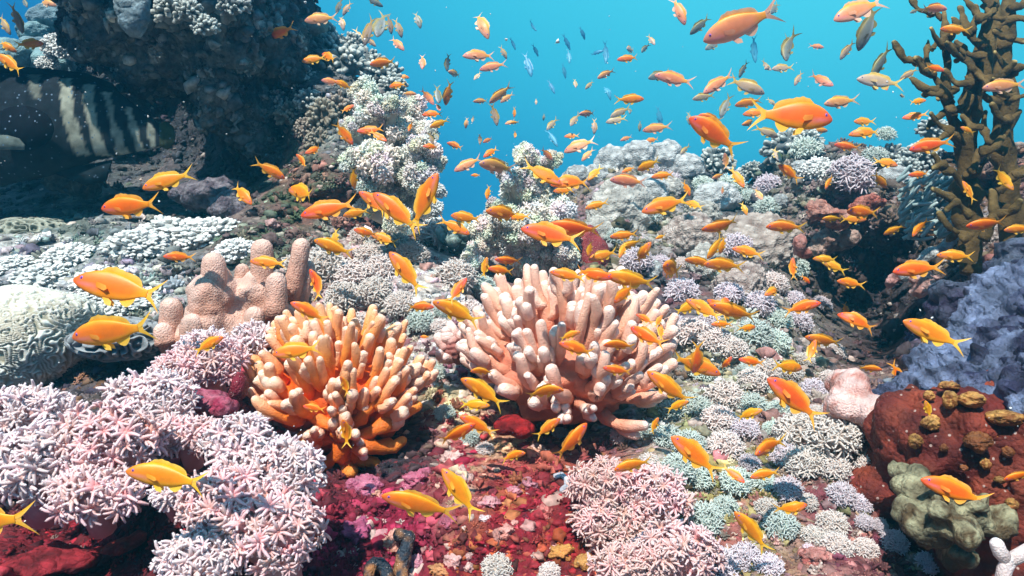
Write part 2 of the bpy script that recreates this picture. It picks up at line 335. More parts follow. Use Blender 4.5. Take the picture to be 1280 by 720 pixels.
def remesh(mb, voxel, name, mat, disp, colour, parent=None, smooth_it=3):
    """union of the collected lumps as one organic skin, then roughened"""
    o = mb.build('lumps', mat); m = o.modifiers.new('r', 'REMESH'); m.mode = 'VOXEL'; m.voxel_size = voxel
    if smooth_it: s_ = o.modifiers.new('s', 'SMOOTH'); s_.iterations = smooth_it; s_.factor = .5
    dg = bpy.context.evaluated_depsgraph_get(); dg.update(); ev = o.evaluated_get(dg); me = ev.to_mesh()
    v = np.empty(len(me.vertices) * 3); me.vertices.foreach_get('co', v); v = v.reshape(-1, 3)
    nn = np.empty(len(me.vertices) * 3); me.vertices.foreach_get('normal', nn); nn = nn.reshape(-1, 3)
    qs = np.array([list(p.vertices) for p in me.polygons if len(p.vertices) == 4]); tsr = np.array([list(p.vertices) for p in me.polygons if len(p.vertices) == 3])
    ev.to_mesh_clear(); old = o.data; bpy.data.objects.remove(o); bpy.data.meshes.remove(old)
    v2 = v + nn * disp(v)[:, None]
    return MB().add(v2, t=tsr if len(tsr) else None, q=qs if len(qs) else None, c=colour(v2, nn)).build(name, mat, parent)

def ell(mb, px, py, d, rx, ry, rz, lv=3, rot=0):
    """an ellipsoid: rx, ry in photograph pixels at depth d, rz in metres"""
    v, t = ico(lv); k = d / F; s = v * np.array([rx * k, rz, ry * k]); a = math.radians(rot); c, s_ = math.cos(a), math.sin(a)
    s = np.stack([s[:, 0] * c - s[:, 2] * s_, s[:, 1], s[:, 0] * s_ + s[:, 2] * c], -1)
    return mb.add(s + P(px, py, d), t=t)

# dark overhanging rock, with an added unseen ledge that shades grouper and cave
mb = MB()
for a in [(250,-10,2.3,125,85,.45),(180,-70,2.25,95,110,.48),(140,0,2.25,30,50,.28),(175,50,2.25,50,36,.32),(240,70,2.3,80,42,.40),(315,60,2.35,70,70,.38),(338,40,2.4,46,50,.3),(300,115,2.3,45,60,.2),(315,150,2.35,26,45,.14),(385,100,2.45,34,36,.25),(290,-90,2.3,95,80,.4),(120,-150,1.95,150,60,.28),(-120,-165,1.95,200,60,.30),(-330,-120,2.0,150,120,.34),(345,200,2.4,30,30,.2)]: ell(mb, *a)
def rockdisp(v): return .07 * fbm(v / .22, 3, 3) + .03 * fbm(v / .06, 4, 13) + .03 * (.5 - worley(v / .11, 5)) + .012 * (.5 - worley(v / .04, 6))
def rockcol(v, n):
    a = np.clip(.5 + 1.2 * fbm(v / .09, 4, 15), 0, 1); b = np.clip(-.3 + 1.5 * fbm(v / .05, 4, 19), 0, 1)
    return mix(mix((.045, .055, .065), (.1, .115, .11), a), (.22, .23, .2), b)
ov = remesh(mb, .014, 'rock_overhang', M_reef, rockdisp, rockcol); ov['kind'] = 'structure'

# ------------------------------------------------------------------ encrusting growth nobody could count
def nub_template(lv=1, squash=1.0, seed=0):
    v, t = ico(max(lv, 2)); f = fbm(v * 1.5 + seed * 2.7, 4, 3 + seed, .65); v = v * (1 + .55 * f + .25 * (.5 - worley(v * 2.2 + seed, seed)))[:, None] * (1, 1, squash) + (0, 0, .35 * squash)
    return (v, t, np.zeros((0, 4), int), mix((.5,) * 3, (1.35,) * 3, np.clip(.5 + .9 * f, 0, 1)))
def polyp_template(nt=8, ln=1.0, spread=.75, thick=.11, stalk=.5, seg=5, rings=4, c0=(.85, .62, .6), c1=(1, .97, .98), seed=0, club=1.0, pin=0):
    r = random.Random(seed); mb = MB()
    tube(mb, [(0, 0, -stalk), (0, 0, -.1), (0, 0, .1)], [thick * 1.5, thick * 1.5, thick * 2.0], np.array(c0) * .9, c0, seg=6)
    for k in range(nt):
        a = 2 * math.pi * (k + r.uniform(-.25, .25)) / nt; sp = spread * r.uniform(.75, 1.25); l = ln * r.uniform(.8, 1.12); pts = []
        q_ = np.array([.07, .05]); tw_ = r.uniform(-.3, .3); st = l / (rings - 1)
        for si in range(rings):
            pts.append((q_[0] * math.cos(a + tw_ * si / rings), q_[0] * math.sin(a + tw_ * si / rings), q_[1])); ph = .25 + 1.75 * sp * (si + .5) / (rings - 1); q_ = q_ + st * np.array([math.sin(ph), math.cos(ph)])
        tube(mb, pts, thick * (1 + (club - 1) * np.linspace(0, 1, rings) ** 1.5), c0, c1, seg=seg, cp=.9)
        pts = np.array(pts)
        for b in range(pin):
            f = .3 + .68 * b / max(pin - 1, 1); j = min(int(f * (rings - 1)), rings - 2); g = f * (rings - 1) - j; q0 = pts[j] * (1 - g) + pts[j + 1] * g; tg_ = unit(pts[j + 1] - pts[j]); sd_ = unit(np.cross(tg_, (math.cos(a), math.sin(a), 0)) + 1e-6)
            for sg in (-1, 1):
                e1 = q0 + (sd_ * sg * .8 + tg_ * .55) * ln * .24 * (1.1 - .45 * f); w0 = tg_ * thick * .38; up0 = unit(np.cross(sd_, tg_)) * thick * .35
                mb.add([q0 - w0, q0 + w0, q0 + up0, e1], t=[(0, 1, 3), (1, 2, 3), (2, 0, 3)], c=[mix(np.array(c0, float), np.array(c1, float), f)] * 3 + [c1])
    return mb.arrays()
def tuft_spikes(n=9, seed=0):
    r = random.Random(seed); mb = MB()
    for k in range(n):
        d = unit((r.gauss(0, 1), r.gauss(0, 1), abs(r.gauss(.9, .5)))); tube(mb, [(0, 0, 0), d * .4 + (r.gauss(0, .06), r.gauss(0, .06), 0), d * r.uniform(.5, .95)], [.2, .17, .11], (.6,) * 3, (1.25,) * 3, seg=5)
    return mb.arrays()
def granule(seed=0):
    v, t = ico(1); v = v * (1 + .75 * vnoise(v * 2.3 + seed * 3.1, 3 + seed))[:, None] * (1, 1, .6)
    return (v, t, np.zeros((0, 4), int), mix((.7,) * 3, (1.2,) * 3, np.clip(v[:, 2] + .4, 0, 1)))
def frill(seed=0):
    r = random.Random(seed); mb = MB(); n = 9; v = []; 
    for i in range(n):
        a = -1.4 + 2.8 * i / (n - 1); w_ = .25 * math.sin(i * 2.1 + seed)
        v += [(.25 * math.sin(a), .25 * w_, 0), (1.0 * math.sin(a), w_ + .12, .35 + .75 * math.cos(a)), (1.0 * math.sin(a), w_ - .08, .33 + .75 * math.cos(a)), (.25 * math.sin(a), .25 * w_ - .12, 0)]
    q = []
    for i in range(n - 1):
        for j in range(4): q.append((i * 4 + j, i * 4 + (j + 1) % 4, i * 4 + 4 + (j + 1) % 4, i * 4 + 4 + j))
    c = np.tile(np.array([[.6] * 3, [1.2] * 3, [1.2] * 3, [.6] * 3]), (n, 1)); mb.add(v, q=q, c=c); return mb.arrays()

def growth():
    mb = MB(); n = 50000
    px = rng.uniform(-250, 1600, n); py = rng.uniform(60, 800, n); ok = (py > crest(px) - 3) & ~((px > 1125) & (py > 490) & (px - 1125 > (py - 600) * .3)); px, py = px[ok], py[ok]
    p, nn = surf(px, py); d = p[:, 1]; up = unit(nn * .7 + np.array([0, -.1, .6]) + rng.normal(0, .25, (len(p), 3)))
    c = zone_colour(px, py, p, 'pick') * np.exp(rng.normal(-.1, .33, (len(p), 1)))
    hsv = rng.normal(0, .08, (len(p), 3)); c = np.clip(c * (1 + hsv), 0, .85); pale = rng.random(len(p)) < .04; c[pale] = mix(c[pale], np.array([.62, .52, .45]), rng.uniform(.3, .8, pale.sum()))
    kind = rng.random(len(p)); patch = fbm(p / .12, 2, 55); kind = np.clip(kind + .25 * patch, 0, .999)
    tm = [nub_template(1, 1.0, 1), granule(1), granule(2), granule(5), tuft_spikes(14, 1), tuft_spikes(18, 2), frill(1), nub_template(2, .7, 6)]
    edges = np.array([0, .08, .26, .46, .64, .78, .9, .96, 1.0]); size = np.array([.005, .0055, .0045, .0075, .0085, .009, .008, .008])
    for k, t in enumerate(tm):
        m = (kind >= edges[k]) & (kind < edges[k + 1])
        s = size[k] * np.exp(rng.normal(0, .4, m.sum())) * np.clip(d[m] / 1.25, .75, 1.35)
        mb.scatter(t, p[m] - nn[m] * .003, basis(up[m]), s, c[m])
    o = mb.build('encrusting_growth', M_growth); o['kind'] = 'stuff'
    # on the overhang too
    me = ov.data; v = np.empty(len(me.vertices) * 3); me.vertices.foreach_get('co', v); v = v.reshape(-1, 3); nn = np.empty(len(v) * 3); me.vertices.foreach_get('normal', nn); nn = nn.reshape(-1, 3)
    idx = rng.choice(len(v), min(len(v), 9000), replace=False); idx = idx[(nn[idx, 1] < .3)]
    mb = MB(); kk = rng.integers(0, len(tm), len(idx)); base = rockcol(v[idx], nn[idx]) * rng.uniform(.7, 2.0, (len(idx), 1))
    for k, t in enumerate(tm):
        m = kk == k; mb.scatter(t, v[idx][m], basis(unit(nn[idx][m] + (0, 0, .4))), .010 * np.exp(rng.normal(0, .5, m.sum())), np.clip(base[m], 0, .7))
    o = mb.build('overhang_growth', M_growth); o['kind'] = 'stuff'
growth()

# ------------------------------------------------------------------ generic coral colonies
def place(o, p, up, s, spin=0):
    R = basis(np.array([up]), np.array([spin]))[0]; m = Matrix([[*R[0], p[0]], [*R[1], p[1]], [*R[2], p[2]], [0, 0, 0, 1]])
    o.matrix_world = m @ Matrix.Diagonal((*(s if hasattr(s, '__len__') else (s, s, s)), 1)); return o

def fib_dome(n, zmin, jit=.25):
    i = np.arange(n); z = 1 - (1 - zmin) * (i + .5) / n; a = i * 2.39996 + rng.normal(0, jit, n); z = np.clip(z + rng.normal(0, .04, n), -1, 1); r = np.sqrt(np.maximum(0, 1 - z * z))
    return np.stack([r * np.cos(a), r * np.sin(a), z], -1)

def tuft_mesh(name, n, seed, nt=7, psize=.42, c0=(.62, .5, .5), c1=(.86, .84, .86)):
    mb = MB(); d = fib_dome(n, -.15); v, t = ico(2); mb.add(v * (.62, .62, .55), t=t, c=np.array(c0) * .7)
    ts = [polyp_template(nt, 1, .7, .105, .3, 4, 4, c0, c1, seed + k, .6, 5) for k in range(3)]
    for k in range(3):
        q = d[k::3]; mb.scatter(ts[k], q * (.62, .62, .55), basis(unit(q + rng.normal(0, .15, q.shape))), psize * rng.uniform(.8, 1.2, len(q)))
    return mb.mesh(name, M_polyp)
def nub_mesh(name, n, seed, c0, c1, nub=.16, ln=.3):
    mb = MB(); v, t = ico(4); f = fbm(v * 1.6 + seed, 3, seed); b = v * (1 + .22 * f)[:, None] * (1, 1, .8); mb.add(b * .86, t=t, c=c0)
    d = fib_dome(n, -.35); f = fbm(d * 1.6 + seed, 3, seed); b = d * (1 + .22 * f)[:, None] * (1, 1, .8) * .84
    for k in range(n):
        dd = unit(d[k] + rng.normal(0, .25, 3)); l = ln * rng.uniform(.6, 1.3); r = nub * rng.uniform(.7, 1.15)
        tube(mb, [b[k], b[k] + dd * l * .5, b[k] + dd * l], [r, r * 1.0, r * .95], c0, c1, seg=6, nz=.35, sd=k)
        if rng.random() < .5: d2 = unit(dd + rng.normal(0, .6, 3)); tube(mb, [b[k] + dd * l * .3, b[k] + dd * l * .4 + d2 * l * .6], [r * .8, r * .75], c0, c1, seg=6)
    return mb.mesh(name, M_stony)
def lump_mesh(name, seed, c0, c1, fr=3.2, amp=.2):
    v, t = ico(6); b = v * (1 + .2 * fbm(v * 1.2 + seed, 2, seed))[:, None]; wl = worley(b * fr + seed, seed); w2 = worley(b * fr * 2.2, seed + 5)
    b = b + v * (amp * (.55 - wl) + amp * .4 * (.5 - w2))[:, None]; c = mix(c1, c0, np.clip(wl * 1.25 - .1, 0, 1))
    return MB().add(b, t=t, c=c).mesh(name, M_lump)

TUFT = {'w': [tuft_mesh('tuft_coral', 54, 10 + k, 7, .42, (.82, .64, .56), (.93, .92, .90)) for k in range(3)],
        'l': [tuft_mesh('tuft_coral', 50, 20 + k, 7, .42, (.72, .58, .62), (.92, .89, .93)) for k in range(3)],
        't': [tuft_mesh('tuft_coral', 54, 30 + k, 6, .40, (.58, .66, .58), (.86, .93, .89)) for k in range(3)]}
TW = {'w': 'white', 'l': 'lilac white', 't': 'blue-green white'}
TUFTS = [(548,306,30,'w'),(515,325,22,'w'),(578,320,26,'t'),(478,345,24,'w'),(402,343,30,'w'),(372,342,25,'w'),(440,350,26,'w'),(472,372,24,'w'),(502,385,20,'w'),(527,405,18,'t'),(568,352,26,'w'),(460,322,18,'w'),(310,388,30,'t'),(345,396,26,'w'),(432,378,24,'w'),(300,410,22,'w'),(600,365,20,'t'),(585,395,20,'w'),
 (865,425,24,'w'),(895,432,22,'w'),(885,410,17,'l'),(940,425,24,'t'),(915,442,20,'w'),(965,432,20,'t'),(970,405,18,'t'),(845,410,14,'l'),(990,378,14,'l'),(1025,382,12,'l'),(880,472,20,'t'),(905,502,24,'w'),(940,482,20,'w'),(960,468,18,'w'),(987,470,16,'w'),(868,515,22,'t'),(840,520,18,'t'),(898,532,22,'w'),(930,540,18,'l'),
 (1000,550,32,'w'),(1045,555,34,'w'),(978,576,20,'l'),(1010,586,26,'w'),(1045,590,20,'w'),(985,616,18,'l'),(1082,586,16,'w'),(1112,598,14,'l'),(1128,608,15,'l'),(1098,622,14,'l'),(1074,632,14,'l'),(1098,658,10,'l'),(1040,660,20,'w'),(1045,688,19,'w'),(1080,690,16,'w'),(1155,706,15,'l'),(1195,714,18,'l'),(975,662,22,'t'),(958,640,16,'w'),(880,655,24,'t'),(905,640,18,'t'),(932,702,20,'l'),(962,712,18,'l'),(900,714,26,'l'),(905,566,24,'w'),(860,562,22,'t'),(835,553,20,'t'),(803,545,18,'t'),(780,548,16,'w'),(848,592,22,'t'),(872,602,20,'t'),
 (622,713,20,'w'),(688,718,14,'w'),(586,552,14,'t'),(606,566,12,'w'),(556,520,14,'t'),(545,470,14,'t'),
 (1062,222,28,'l'),(1010,192,20,'t'),(1092,200,16,'t'),(1107,172,12,'t'),(912,240,20,'t'),(1128,590,10,'l'),(1020,520,12,'w'),(700,545,10,'w')]
_rt = np.random.default_rng(21)
for (x0_, x1_, y0_, y1_, n_, ks) in ((590,1000,300,420,26,'wlt'),(400,600,300,430,14,'wwt'),(850,1060,440,560,20,'wwlt'),(760,960,560,680,8,'wlt'),(1000,1120,600,700,8,'wl'),(660,980,215,300,10,'tl')):
    for _ in range(n_):
        for _try in range(20):
            x_, y_, r0_ = _rt.uniform(x0_, x1_), _rt.uniform(y0_, y1_), _rt.uniform(11, 22)
            if y_ > crest(x_) + 14 and min(math.hypot(x_ - t_[0], y_ - t_[1]) / (r0_ + t_[2]) for t_ in TUFTS) > .75 and not (570 < x_ < 850 and 350 < y_ < 520): TUFTS.append((x_, y_, r0_, ks[int(_rt.integers(len(ks)))])); break
for i, (x, y, r, k) in enumerate(TUFTS):
    p, nn = surf(x, y); p, nn = p[0], nn[0]; o = bpy.data.objects.new('tuft_coral', TUFT[k][i % 3]); COL.objects.link(o); s = r / F * p[1] / .95
    place(o, p + nn * s * .25, unit(nn * .6 + np.array([0, -.25, .55])), (s, s, s * rng.uniform(.75, .95)), rng.uniform(0, 6)); later(o, x, y, TW[k] + ' feathery tuft coral', 'soft coral', r, 'tufts of feathery soft coral on the reef')

NUB = {'w': [nub_mesh('cauliflower_coral', 230, 40 + k, (.46, .47, .45), (.88, .88, .84), .085, .2) for k in range(3)],
       'b': [nub_mesh('cauliflower_coral', 70, 50 + k, (.12, .14, .14), (.62, .66, .6), .15, .34) for k in range(3)],
       'g': [nub_mesh('cauliflower_coral', 80, 60 + k, (.16, .13, .1), (.42, .38, .3), .15, .34) for k in range(2)]}
NW = {'w': 'pale frosted', 'b': 'blue-grey', 'g': 'brownish'}
NUBS = [(170,314,38,'w',.62),(215,300,44,'w',.62),(262,300,42,'w',.62),(295,318,26,'w',.7),(85,326,32,'w',.6),(55,352,36,'w',.55),(130,352,34,'w',.5),(165,384,36,'w',.5),(108,378,22,'w',.6),(20,335,26,'w',.5),
 (372,38,22,'b',1),(398,48,20,'b',1),(412,66,22,'b',1),(430,84,26,'b',1),(458,84,20,'b',1),(476,98,22,'b',1),(490,112,16,'b',1),(440,60,16,'b',1),(375,98,18,'b',1),(366,146,17,'g',1),(386,128,15,'b',1),(405,150,20,'g',1.2),(424,138,18,'g',1.2),(350,130,16,'b',1),(398,178,14,'g',1.2),(385,165,14,'g',1.2),(495,135,18,'b',1),(500,160,16,'b',1),
 (545,285,14,'w',1),(538,262,15,'w',1),(545,240,12,'w',1),(555,300,12,'w',1),
 (985,190,26,'b',.9),(1006,180,20,'b',.9),(1022,216,22,'w',.9),(1112,200,18,'b',1),(1132,216,18,'b',1),(1152,196,18,'b',1),(895,206,20,'b',1),(925,222,12,'w',1),(1165,165,16,'b',1),(940,215,12,'b',1)]
for i, (x, y, r, k, h) in enumerate(NUBS):
    p, nn = surf(x, y); p, nn = p[0], nn[0]; o = bpy.data.objects.new('cauliflower_coral', NUB[k][i % len(NUB[k])]); COL.objects.link(o); s = r / F * p[1] / 1.08
    place(o, p + nn * s * .15, unit(nn * .4 + np.array([0, -.25, .8])), (s, s, s * h), rng.uniform(0, 6)); later(o, x, y, NW[k] + ' knobbly cauliflower coral', 'stony coral', r, 'cauliflower corals on the reef')

LUMP = {'g': [lump_mesh('boulder_coral', 3 + k, (.2, .19, .17), (.58, .56, .5)) for k in range(2)], 'p': [lump_mesh('boulder_coral', 13 + k, (.24, .25, .25), (.6, .62, .6), 2.4, .16) for k in range(2)],
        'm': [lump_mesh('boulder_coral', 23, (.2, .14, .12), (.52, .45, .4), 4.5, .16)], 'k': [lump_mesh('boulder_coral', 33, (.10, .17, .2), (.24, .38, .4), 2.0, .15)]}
LWD = {'g': 'grey lumpy', 'p': 'pale lumpy', 'm': 'tan finely lobed', 'k': 'blue-green'}
LUMPS = [(766,204,25,24,'p'),(800,200,28,24,'p'),(832,198,28,24,'p'),(856,214,24,22,'p'),(748,222,18,18,'p'),(722,222,20,16,'p'),(776,268,44,40,'g'),(808,244,30,26,'p'),(745,300,26,26,'g'),(862,300,36,34,'m'),(892,250,30,24,'p'),(946,312,50,46,'m'),(884,334,28,26,'g'),(925,362,36,34,'m'),(815,338,13,15,'p'),(975,252,10,10,'p'),(1122,224,20,18,'p'),(1005,212,18,12,'p'),(835,240,26,20,'g'),(878,270,24,18,'g'),(1235,295,20,26,'m'),(990,330,24,30,'m')]
for i, (x, y, rx, ry, k) in enumerate(LUMPS):
    p, nn = surf(x, y); p, nn = p[0], nn[0]; o = bpy.data.objects.new('boulder_coral', LUMP[k][i % len(LUMP[k])]); COL.objects.link(o); kk = p[1] / F
    place(o, p + np.array([0, .2 * rx * kk, 0]), np.array([0, 0, 1.]), (rx * kk, rx * kk * .9, ry * kk), rng.uniform(0, 6)); later(o, x, y, LWD[k] + ' boulder coral', 'stony coral', rx, 'boulder corals on the reef crest')
# corals in the blue behind the grouper
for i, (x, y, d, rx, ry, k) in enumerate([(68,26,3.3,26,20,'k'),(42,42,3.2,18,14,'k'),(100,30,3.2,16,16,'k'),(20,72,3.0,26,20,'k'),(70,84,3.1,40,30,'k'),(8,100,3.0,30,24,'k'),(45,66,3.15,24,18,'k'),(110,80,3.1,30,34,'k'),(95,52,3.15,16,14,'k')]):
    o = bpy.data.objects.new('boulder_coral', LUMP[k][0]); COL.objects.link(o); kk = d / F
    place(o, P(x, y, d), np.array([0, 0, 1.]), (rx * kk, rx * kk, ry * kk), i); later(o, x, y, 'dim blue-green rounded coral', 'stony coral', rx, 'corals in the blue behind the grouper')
for i, (x, y, d, r) in enumerate([(72,60,2.9,18),(92,62,2.85,20),(60,82,2.9,13),(215,14,1.86,20),(236,16,1.84,15),(292,8,1.92,16),(258,34,1.84,14)]):
    o = bpy.data.objects.new('cauliflower_coral', NUB['w' if i < 3 else 'b'][i % 3]); COL.objects.link(o); kk = d / F
    place(o, P(x, y, d), unit((0, -.5, .8)), r * kk, i); later(o, x, y, 'pale bluish knobbly cauliflower coral', 'stony coral', r, 'cauliflower corals on the reef')

# ------------------------------------------------------------------ pulsing soft coral colonies with their polyps
POLY = []
for k in range(4): POLY.append(bpy.data.meshes.new('polyp'))
POLY = {}
def polyp_mesh(key, c0, c1, nt, spread, thick, club, pin):
    out_ = []
    for k in range(3):
        v, t, q, c = polyp_template(nt, 1, spread, thick, .55, 6, 6, c0, c1, 70 + k, club, pin); out_.append(MB().add(v, t, q, c).mesh('polyp', M_polyp))
    POLY[key] = out_
polyp_mesh('pink', (.92, .42, .36), (.94, .84, .87), 8, .80, .135, .55, 7)
polyp_mesh('white', (.92, .58, .54), (.94, .90, .94), 8, .75, .135, .55, 7)
polyp_mesh('rose', (.84, .40, .34), (.93, .78, .74), 8, .80, .100, .6, 7)
def xenia(x, y, rx, ry, d, n, key, label, psize, lean=(0, -.55, .75), zmin=-.1):
    n = min(100, int(n * 1.3)); psize = psize * 1.05
    k = d / F; c = P(x, y, d); e = empty('pulsing_coral', c - np.array([0, 0, ry * k])); tag(e, label, 'soft coral', 'pulsing soft corals')
    ax = basis(np.array([lean]), np.array([0.]))[0]; dm = fib_dome(n, zmin, .3) @ ax.T
    R = np.array([rx * k, min(rx, ry) * k * .8, ry * k]); s0 = psize * k
    mb = MB(); v, t = ico(3); mb.add((v * R * .66) + (c - np.array(e.location)), t=t, c=(.5, .28, .27))
    tube(mb, [np.array([0, .02, -.01]), (c - np.array(e.location)) * .6], [min(rx, ry) * k * .45] * 2, (.45, .25, .25), seg=10)
    mb.build('stalk', M_stalk, e)
    for i in range(n):
        nrm = unit(dm[i] / (R / R.max())); nrm = unit(nrm + rng.normal(0, .26, 3)); s = s0 * rng.uniform(.65, 1.3)
        o = bpy.data.objects.new('polyp', POLY[key][i % 3]); COL.objects.link(o); o.parent = e
        q = c + dm[i] * R * rng.uniform(.66, .95) - nrm * s * .4; Rm = basis(np.array([nrm]))[0]
        m = Matrix([[*Rm[0], q[0]], [*Rm[1], q[1]], [*Rm[2], q[2]], [0, 0, 0, 1]]) @ Matrix.Diagonal((s, s, s, 1))
        o.matrix_local = Matrix.Translation(-Vector(e.location)) @ m
for a in [(35,520,70,34,1.0,64,'white','white pulsing coral at the very edge under the brain coral',17),
          (50,585,66,56,.92,70,'white','white pulsing coral hanging low over the dark maroon hollow',19),
          (135,560,74,60,.93,84,'pink','broad pinkish white pulsing coral in the middle of the big bank',18),
          (190,505,62,40,1.02,74,'white','white pulsing coral on the upper slope of the bank below the pillar coral',15),
          (262,455,48,36,1.16,74,'pink','pink pulsing coral between pillar coral and orange finger coral',12),
          (225,470,40,30,1.14,60,'pink','small pink pulsing coral next to the dark gap under the brain coral',12),
          (118,622,62,36,.88,54,'pink','pinkish pulsing coral drooping above the black hollow with polyps spread',19),
          (235,548,44,28,.98,48,'pink','narrow pink pulsing coral beside the magenta crust',14),
          (300,560,46,42,.93,56,'white','upright white pulsing coral between the fish and the orange finger coral',16),
          (355,596,56,50,.90,74,'white','rounded white pulsing coral crowning the lower clump beside the crimson rock',15),
          (285,635,62,52,.86,72,'pink','pink pulsing coral in the heart of the lower clump',17),
          (345,670,66,62,.84,84,'pink','big pinkish pulsing coral at the bottom of the lower clump by crimson rock',16),
          (250,704,60,40,.82,56,'white','white pulsing coral cut by the bottom edge beneath the lower clump',17),
          (262,436,40,22,1.20,44,'white','low white pulsing coral creeping up the foot of the pillar coral',12),
          (322,424,34,20,1.22,40,'white','low white pulsing coral between the pillar coral and the orange finger coral',12),
          (212,622,22,20,.88,18,'white','tiny bluish white pulsing coral drooping just under the low swimming fish',15),
          (755,612,50,40,1.0,60,'rose','rose pulsing coral topping the clump by the crimson rock',13),
          (815,625,50,46,1.0,66,'pink','pink pulsing coral with white crown beside the blue-green tufts',13),
          (748,655,34,32,.98,36,'rose','thin-armed rose pulsing coral hanging over a dark hole',15),
          (782,672,30,40,.98,30,'rose','drooping rose pulsing coral with long polyps over the dark hole',15),
          (845,692,64,40,.92,70,'pink','pale pink pulsing coral along the bottom edge beside lilac tufts',14),
          (790,708,54,30,.9,50,'rose','rose pulsing coral on the bottom edge under the dark hole',15)]:
    xenia(*a)

# ------------------------------------------------------------------ the two finger corals
def finger_coral(name, label, x, y, d, rx, ry, rz, n, r_px, cb, cm, ct, lean, seed, zmin=-.05, up_=.9, flen=.45):
    r = np.random.default_rng(seed); k = d / F; c = P(x, y, d); e = empty(name, c); tag(e, label, 'stony coral')
    ax = basis(np.array([lean]), np.array([0.]))[0]; dm = fib_dome(n, zmin, .3) @ ax.T; R = np.array([rx * k, rz, ry * k]); Rm = R.max()
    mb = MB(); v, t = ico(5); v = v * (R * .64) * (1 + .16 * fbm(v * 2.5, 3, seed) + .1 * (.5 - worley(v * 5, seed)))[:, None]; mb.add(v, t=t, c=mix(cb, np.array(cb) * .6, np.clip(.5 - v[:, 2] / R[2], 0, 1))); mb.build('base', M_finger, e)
    for i in range(n):
        dr = unit(dm[i] + r.normal(0, .10, 3)); a = dr * R * r.uniform(.52, .62)
        fd = unit(dr * (1, .8, .9) + np.array([0, -.06, up_ * (1 - .55 * abs(dr[2]))]) + r.normal(0, .10, 3)); l = flen * Rm * r.uniform(.75, 1.15) * (1.0 + .25 * max(dr[2], 0))
        s_ = np.linspace(0, 1, 6)[:, None]; bend = r.normal(0, .10, 3) * l
        pts = a + (dr * (1 - s_) * .5 + fd * (.5 + .5 * s_)) * l * s_ + bend * s_ * (1 - s_) * 2 + r.normal(0, .012, (6, 3)) * l
        rad = r_px * k * r.uniform(.82, 1.15) * np.array([1.25, 1.15, 1.06, 1.0, .95, .84]) * (1 + .09 * r.normal(size=6))
        mb = MB(); low = np.clip(.45 - dr[2] * .8, 0, 1); c_m = mix(cm, cb, low * .6)
        def grad(p_, rd, f0):
            tube(mb, p_, rd, seg=11, nz=.3, sd=i); m_ = len(mb.V[-1]) // 11; tt = np.repeat(np.linspace(f0, 1, m_), 11)
            mb.C[-1] = np.where(tt[:, None] < .4, mix(cb, c_m, np.clip(tt / .4, 0, 1)), mix(c_m, ct, np.clip((tt - .4) / .55, 0, 1) ** 1.2))
        grad(pts, rad, 0)
        for _ in range(r.choice([1, 2, 2, 3, 3]) if dr[1] < .2 else 1):
            f = r.uniform(.3, .7); jn = pts[int(f * 5)]; side = unit(np.cross(fd, r.normal(size=3))); l2 = l * (1 - f) * r.uniform(.55, .95)
            p2 = np.array([jn, jn + unit(side + fd * .6) * l2 * .4, jn + unit(side * .6 + fd) * l2 * .75, jn + unit(side * .45 + fd) * l2]); grad(p2, rad[2] * np.array([.9, .95, .92, .85]), f)
        mb.build('branch', M_finger, e)
    return e
finger_coral('finger_coral', 'orange finger coral with pale pink fingertips above the crimson rock', 425, 500, 1.24, 120, 92, .14, 100, 6.4, (.74, .10, .004), (.88, .29, .035), (.90, .64, .49), (.05, -.6, .8), 5, -.2)
finger_coral('finger_coral', 'pink finger coral with round cream tips in the centre of the reef', 708, 464, 1.28, 144, 94, .17, 100, 6.7, (.66, .22, .13), (.84, .42, .27), (.89, .69, .60), (0, -.62, .78), 9, -.12)
e_ = bpy.data.objects['finger_coral']; k_ = 1.2 / F; r_ = np.random.default_rng(3)
for pth in ([(430,545),(395,520),(365,500)],[(428,550),(400,545),(372,548)],[(432,552),(418,572),(398,590),(385,592)],[(438,552),(450,575),(472,580)],[(440,548),(475,535),(500,520),(520,508)],[(436,540),(455,515),(470,498)],[(425,540),(412,510),(405,490)],[(445,556),(480,560),(505,550)],[(430,556),(432,580),(440,592)]):
    mb = MB(); q = np.array([P(x, y, 1.17 + r_.uniform(-.02, .02)) for x, y in pth]); sI = np.linspace(0, len(q) - 1, 9); q = np.stack([np.interp(sI, np.arange(len(q)), q[:, a]) for a in range(3)], -1) + r_.normal(0, .002, (9, 3))
    tube(mb, q - np.array(e_.location), np.linspace(10, 7, 9) * k_ * (1 + .12 * r_.normal(size=9)), (.66, .10, .004), (.84, .30, .05), seg=11, nz=.35); mb.build('branch', M_finger, e_)
finger_coral('finger_coral', 'little pink finger coral beside the pink finger colony', 572, 438, 1.36, 30, 26, .05, 8, 7, (.35, .12, .1), (.7, .42, .36), (.84, .66, .6), (0, -.5, .8), 12)
finger_coral('finger_coral', 'small dull teal finger coral under the lower cream tree coral', 574, 305, 2.0, 26, 22, .06, 12, 6, (.1, .16, .15), (.2, .3, .28), (.4, .5, .45), (0, -.4, .9), 14)

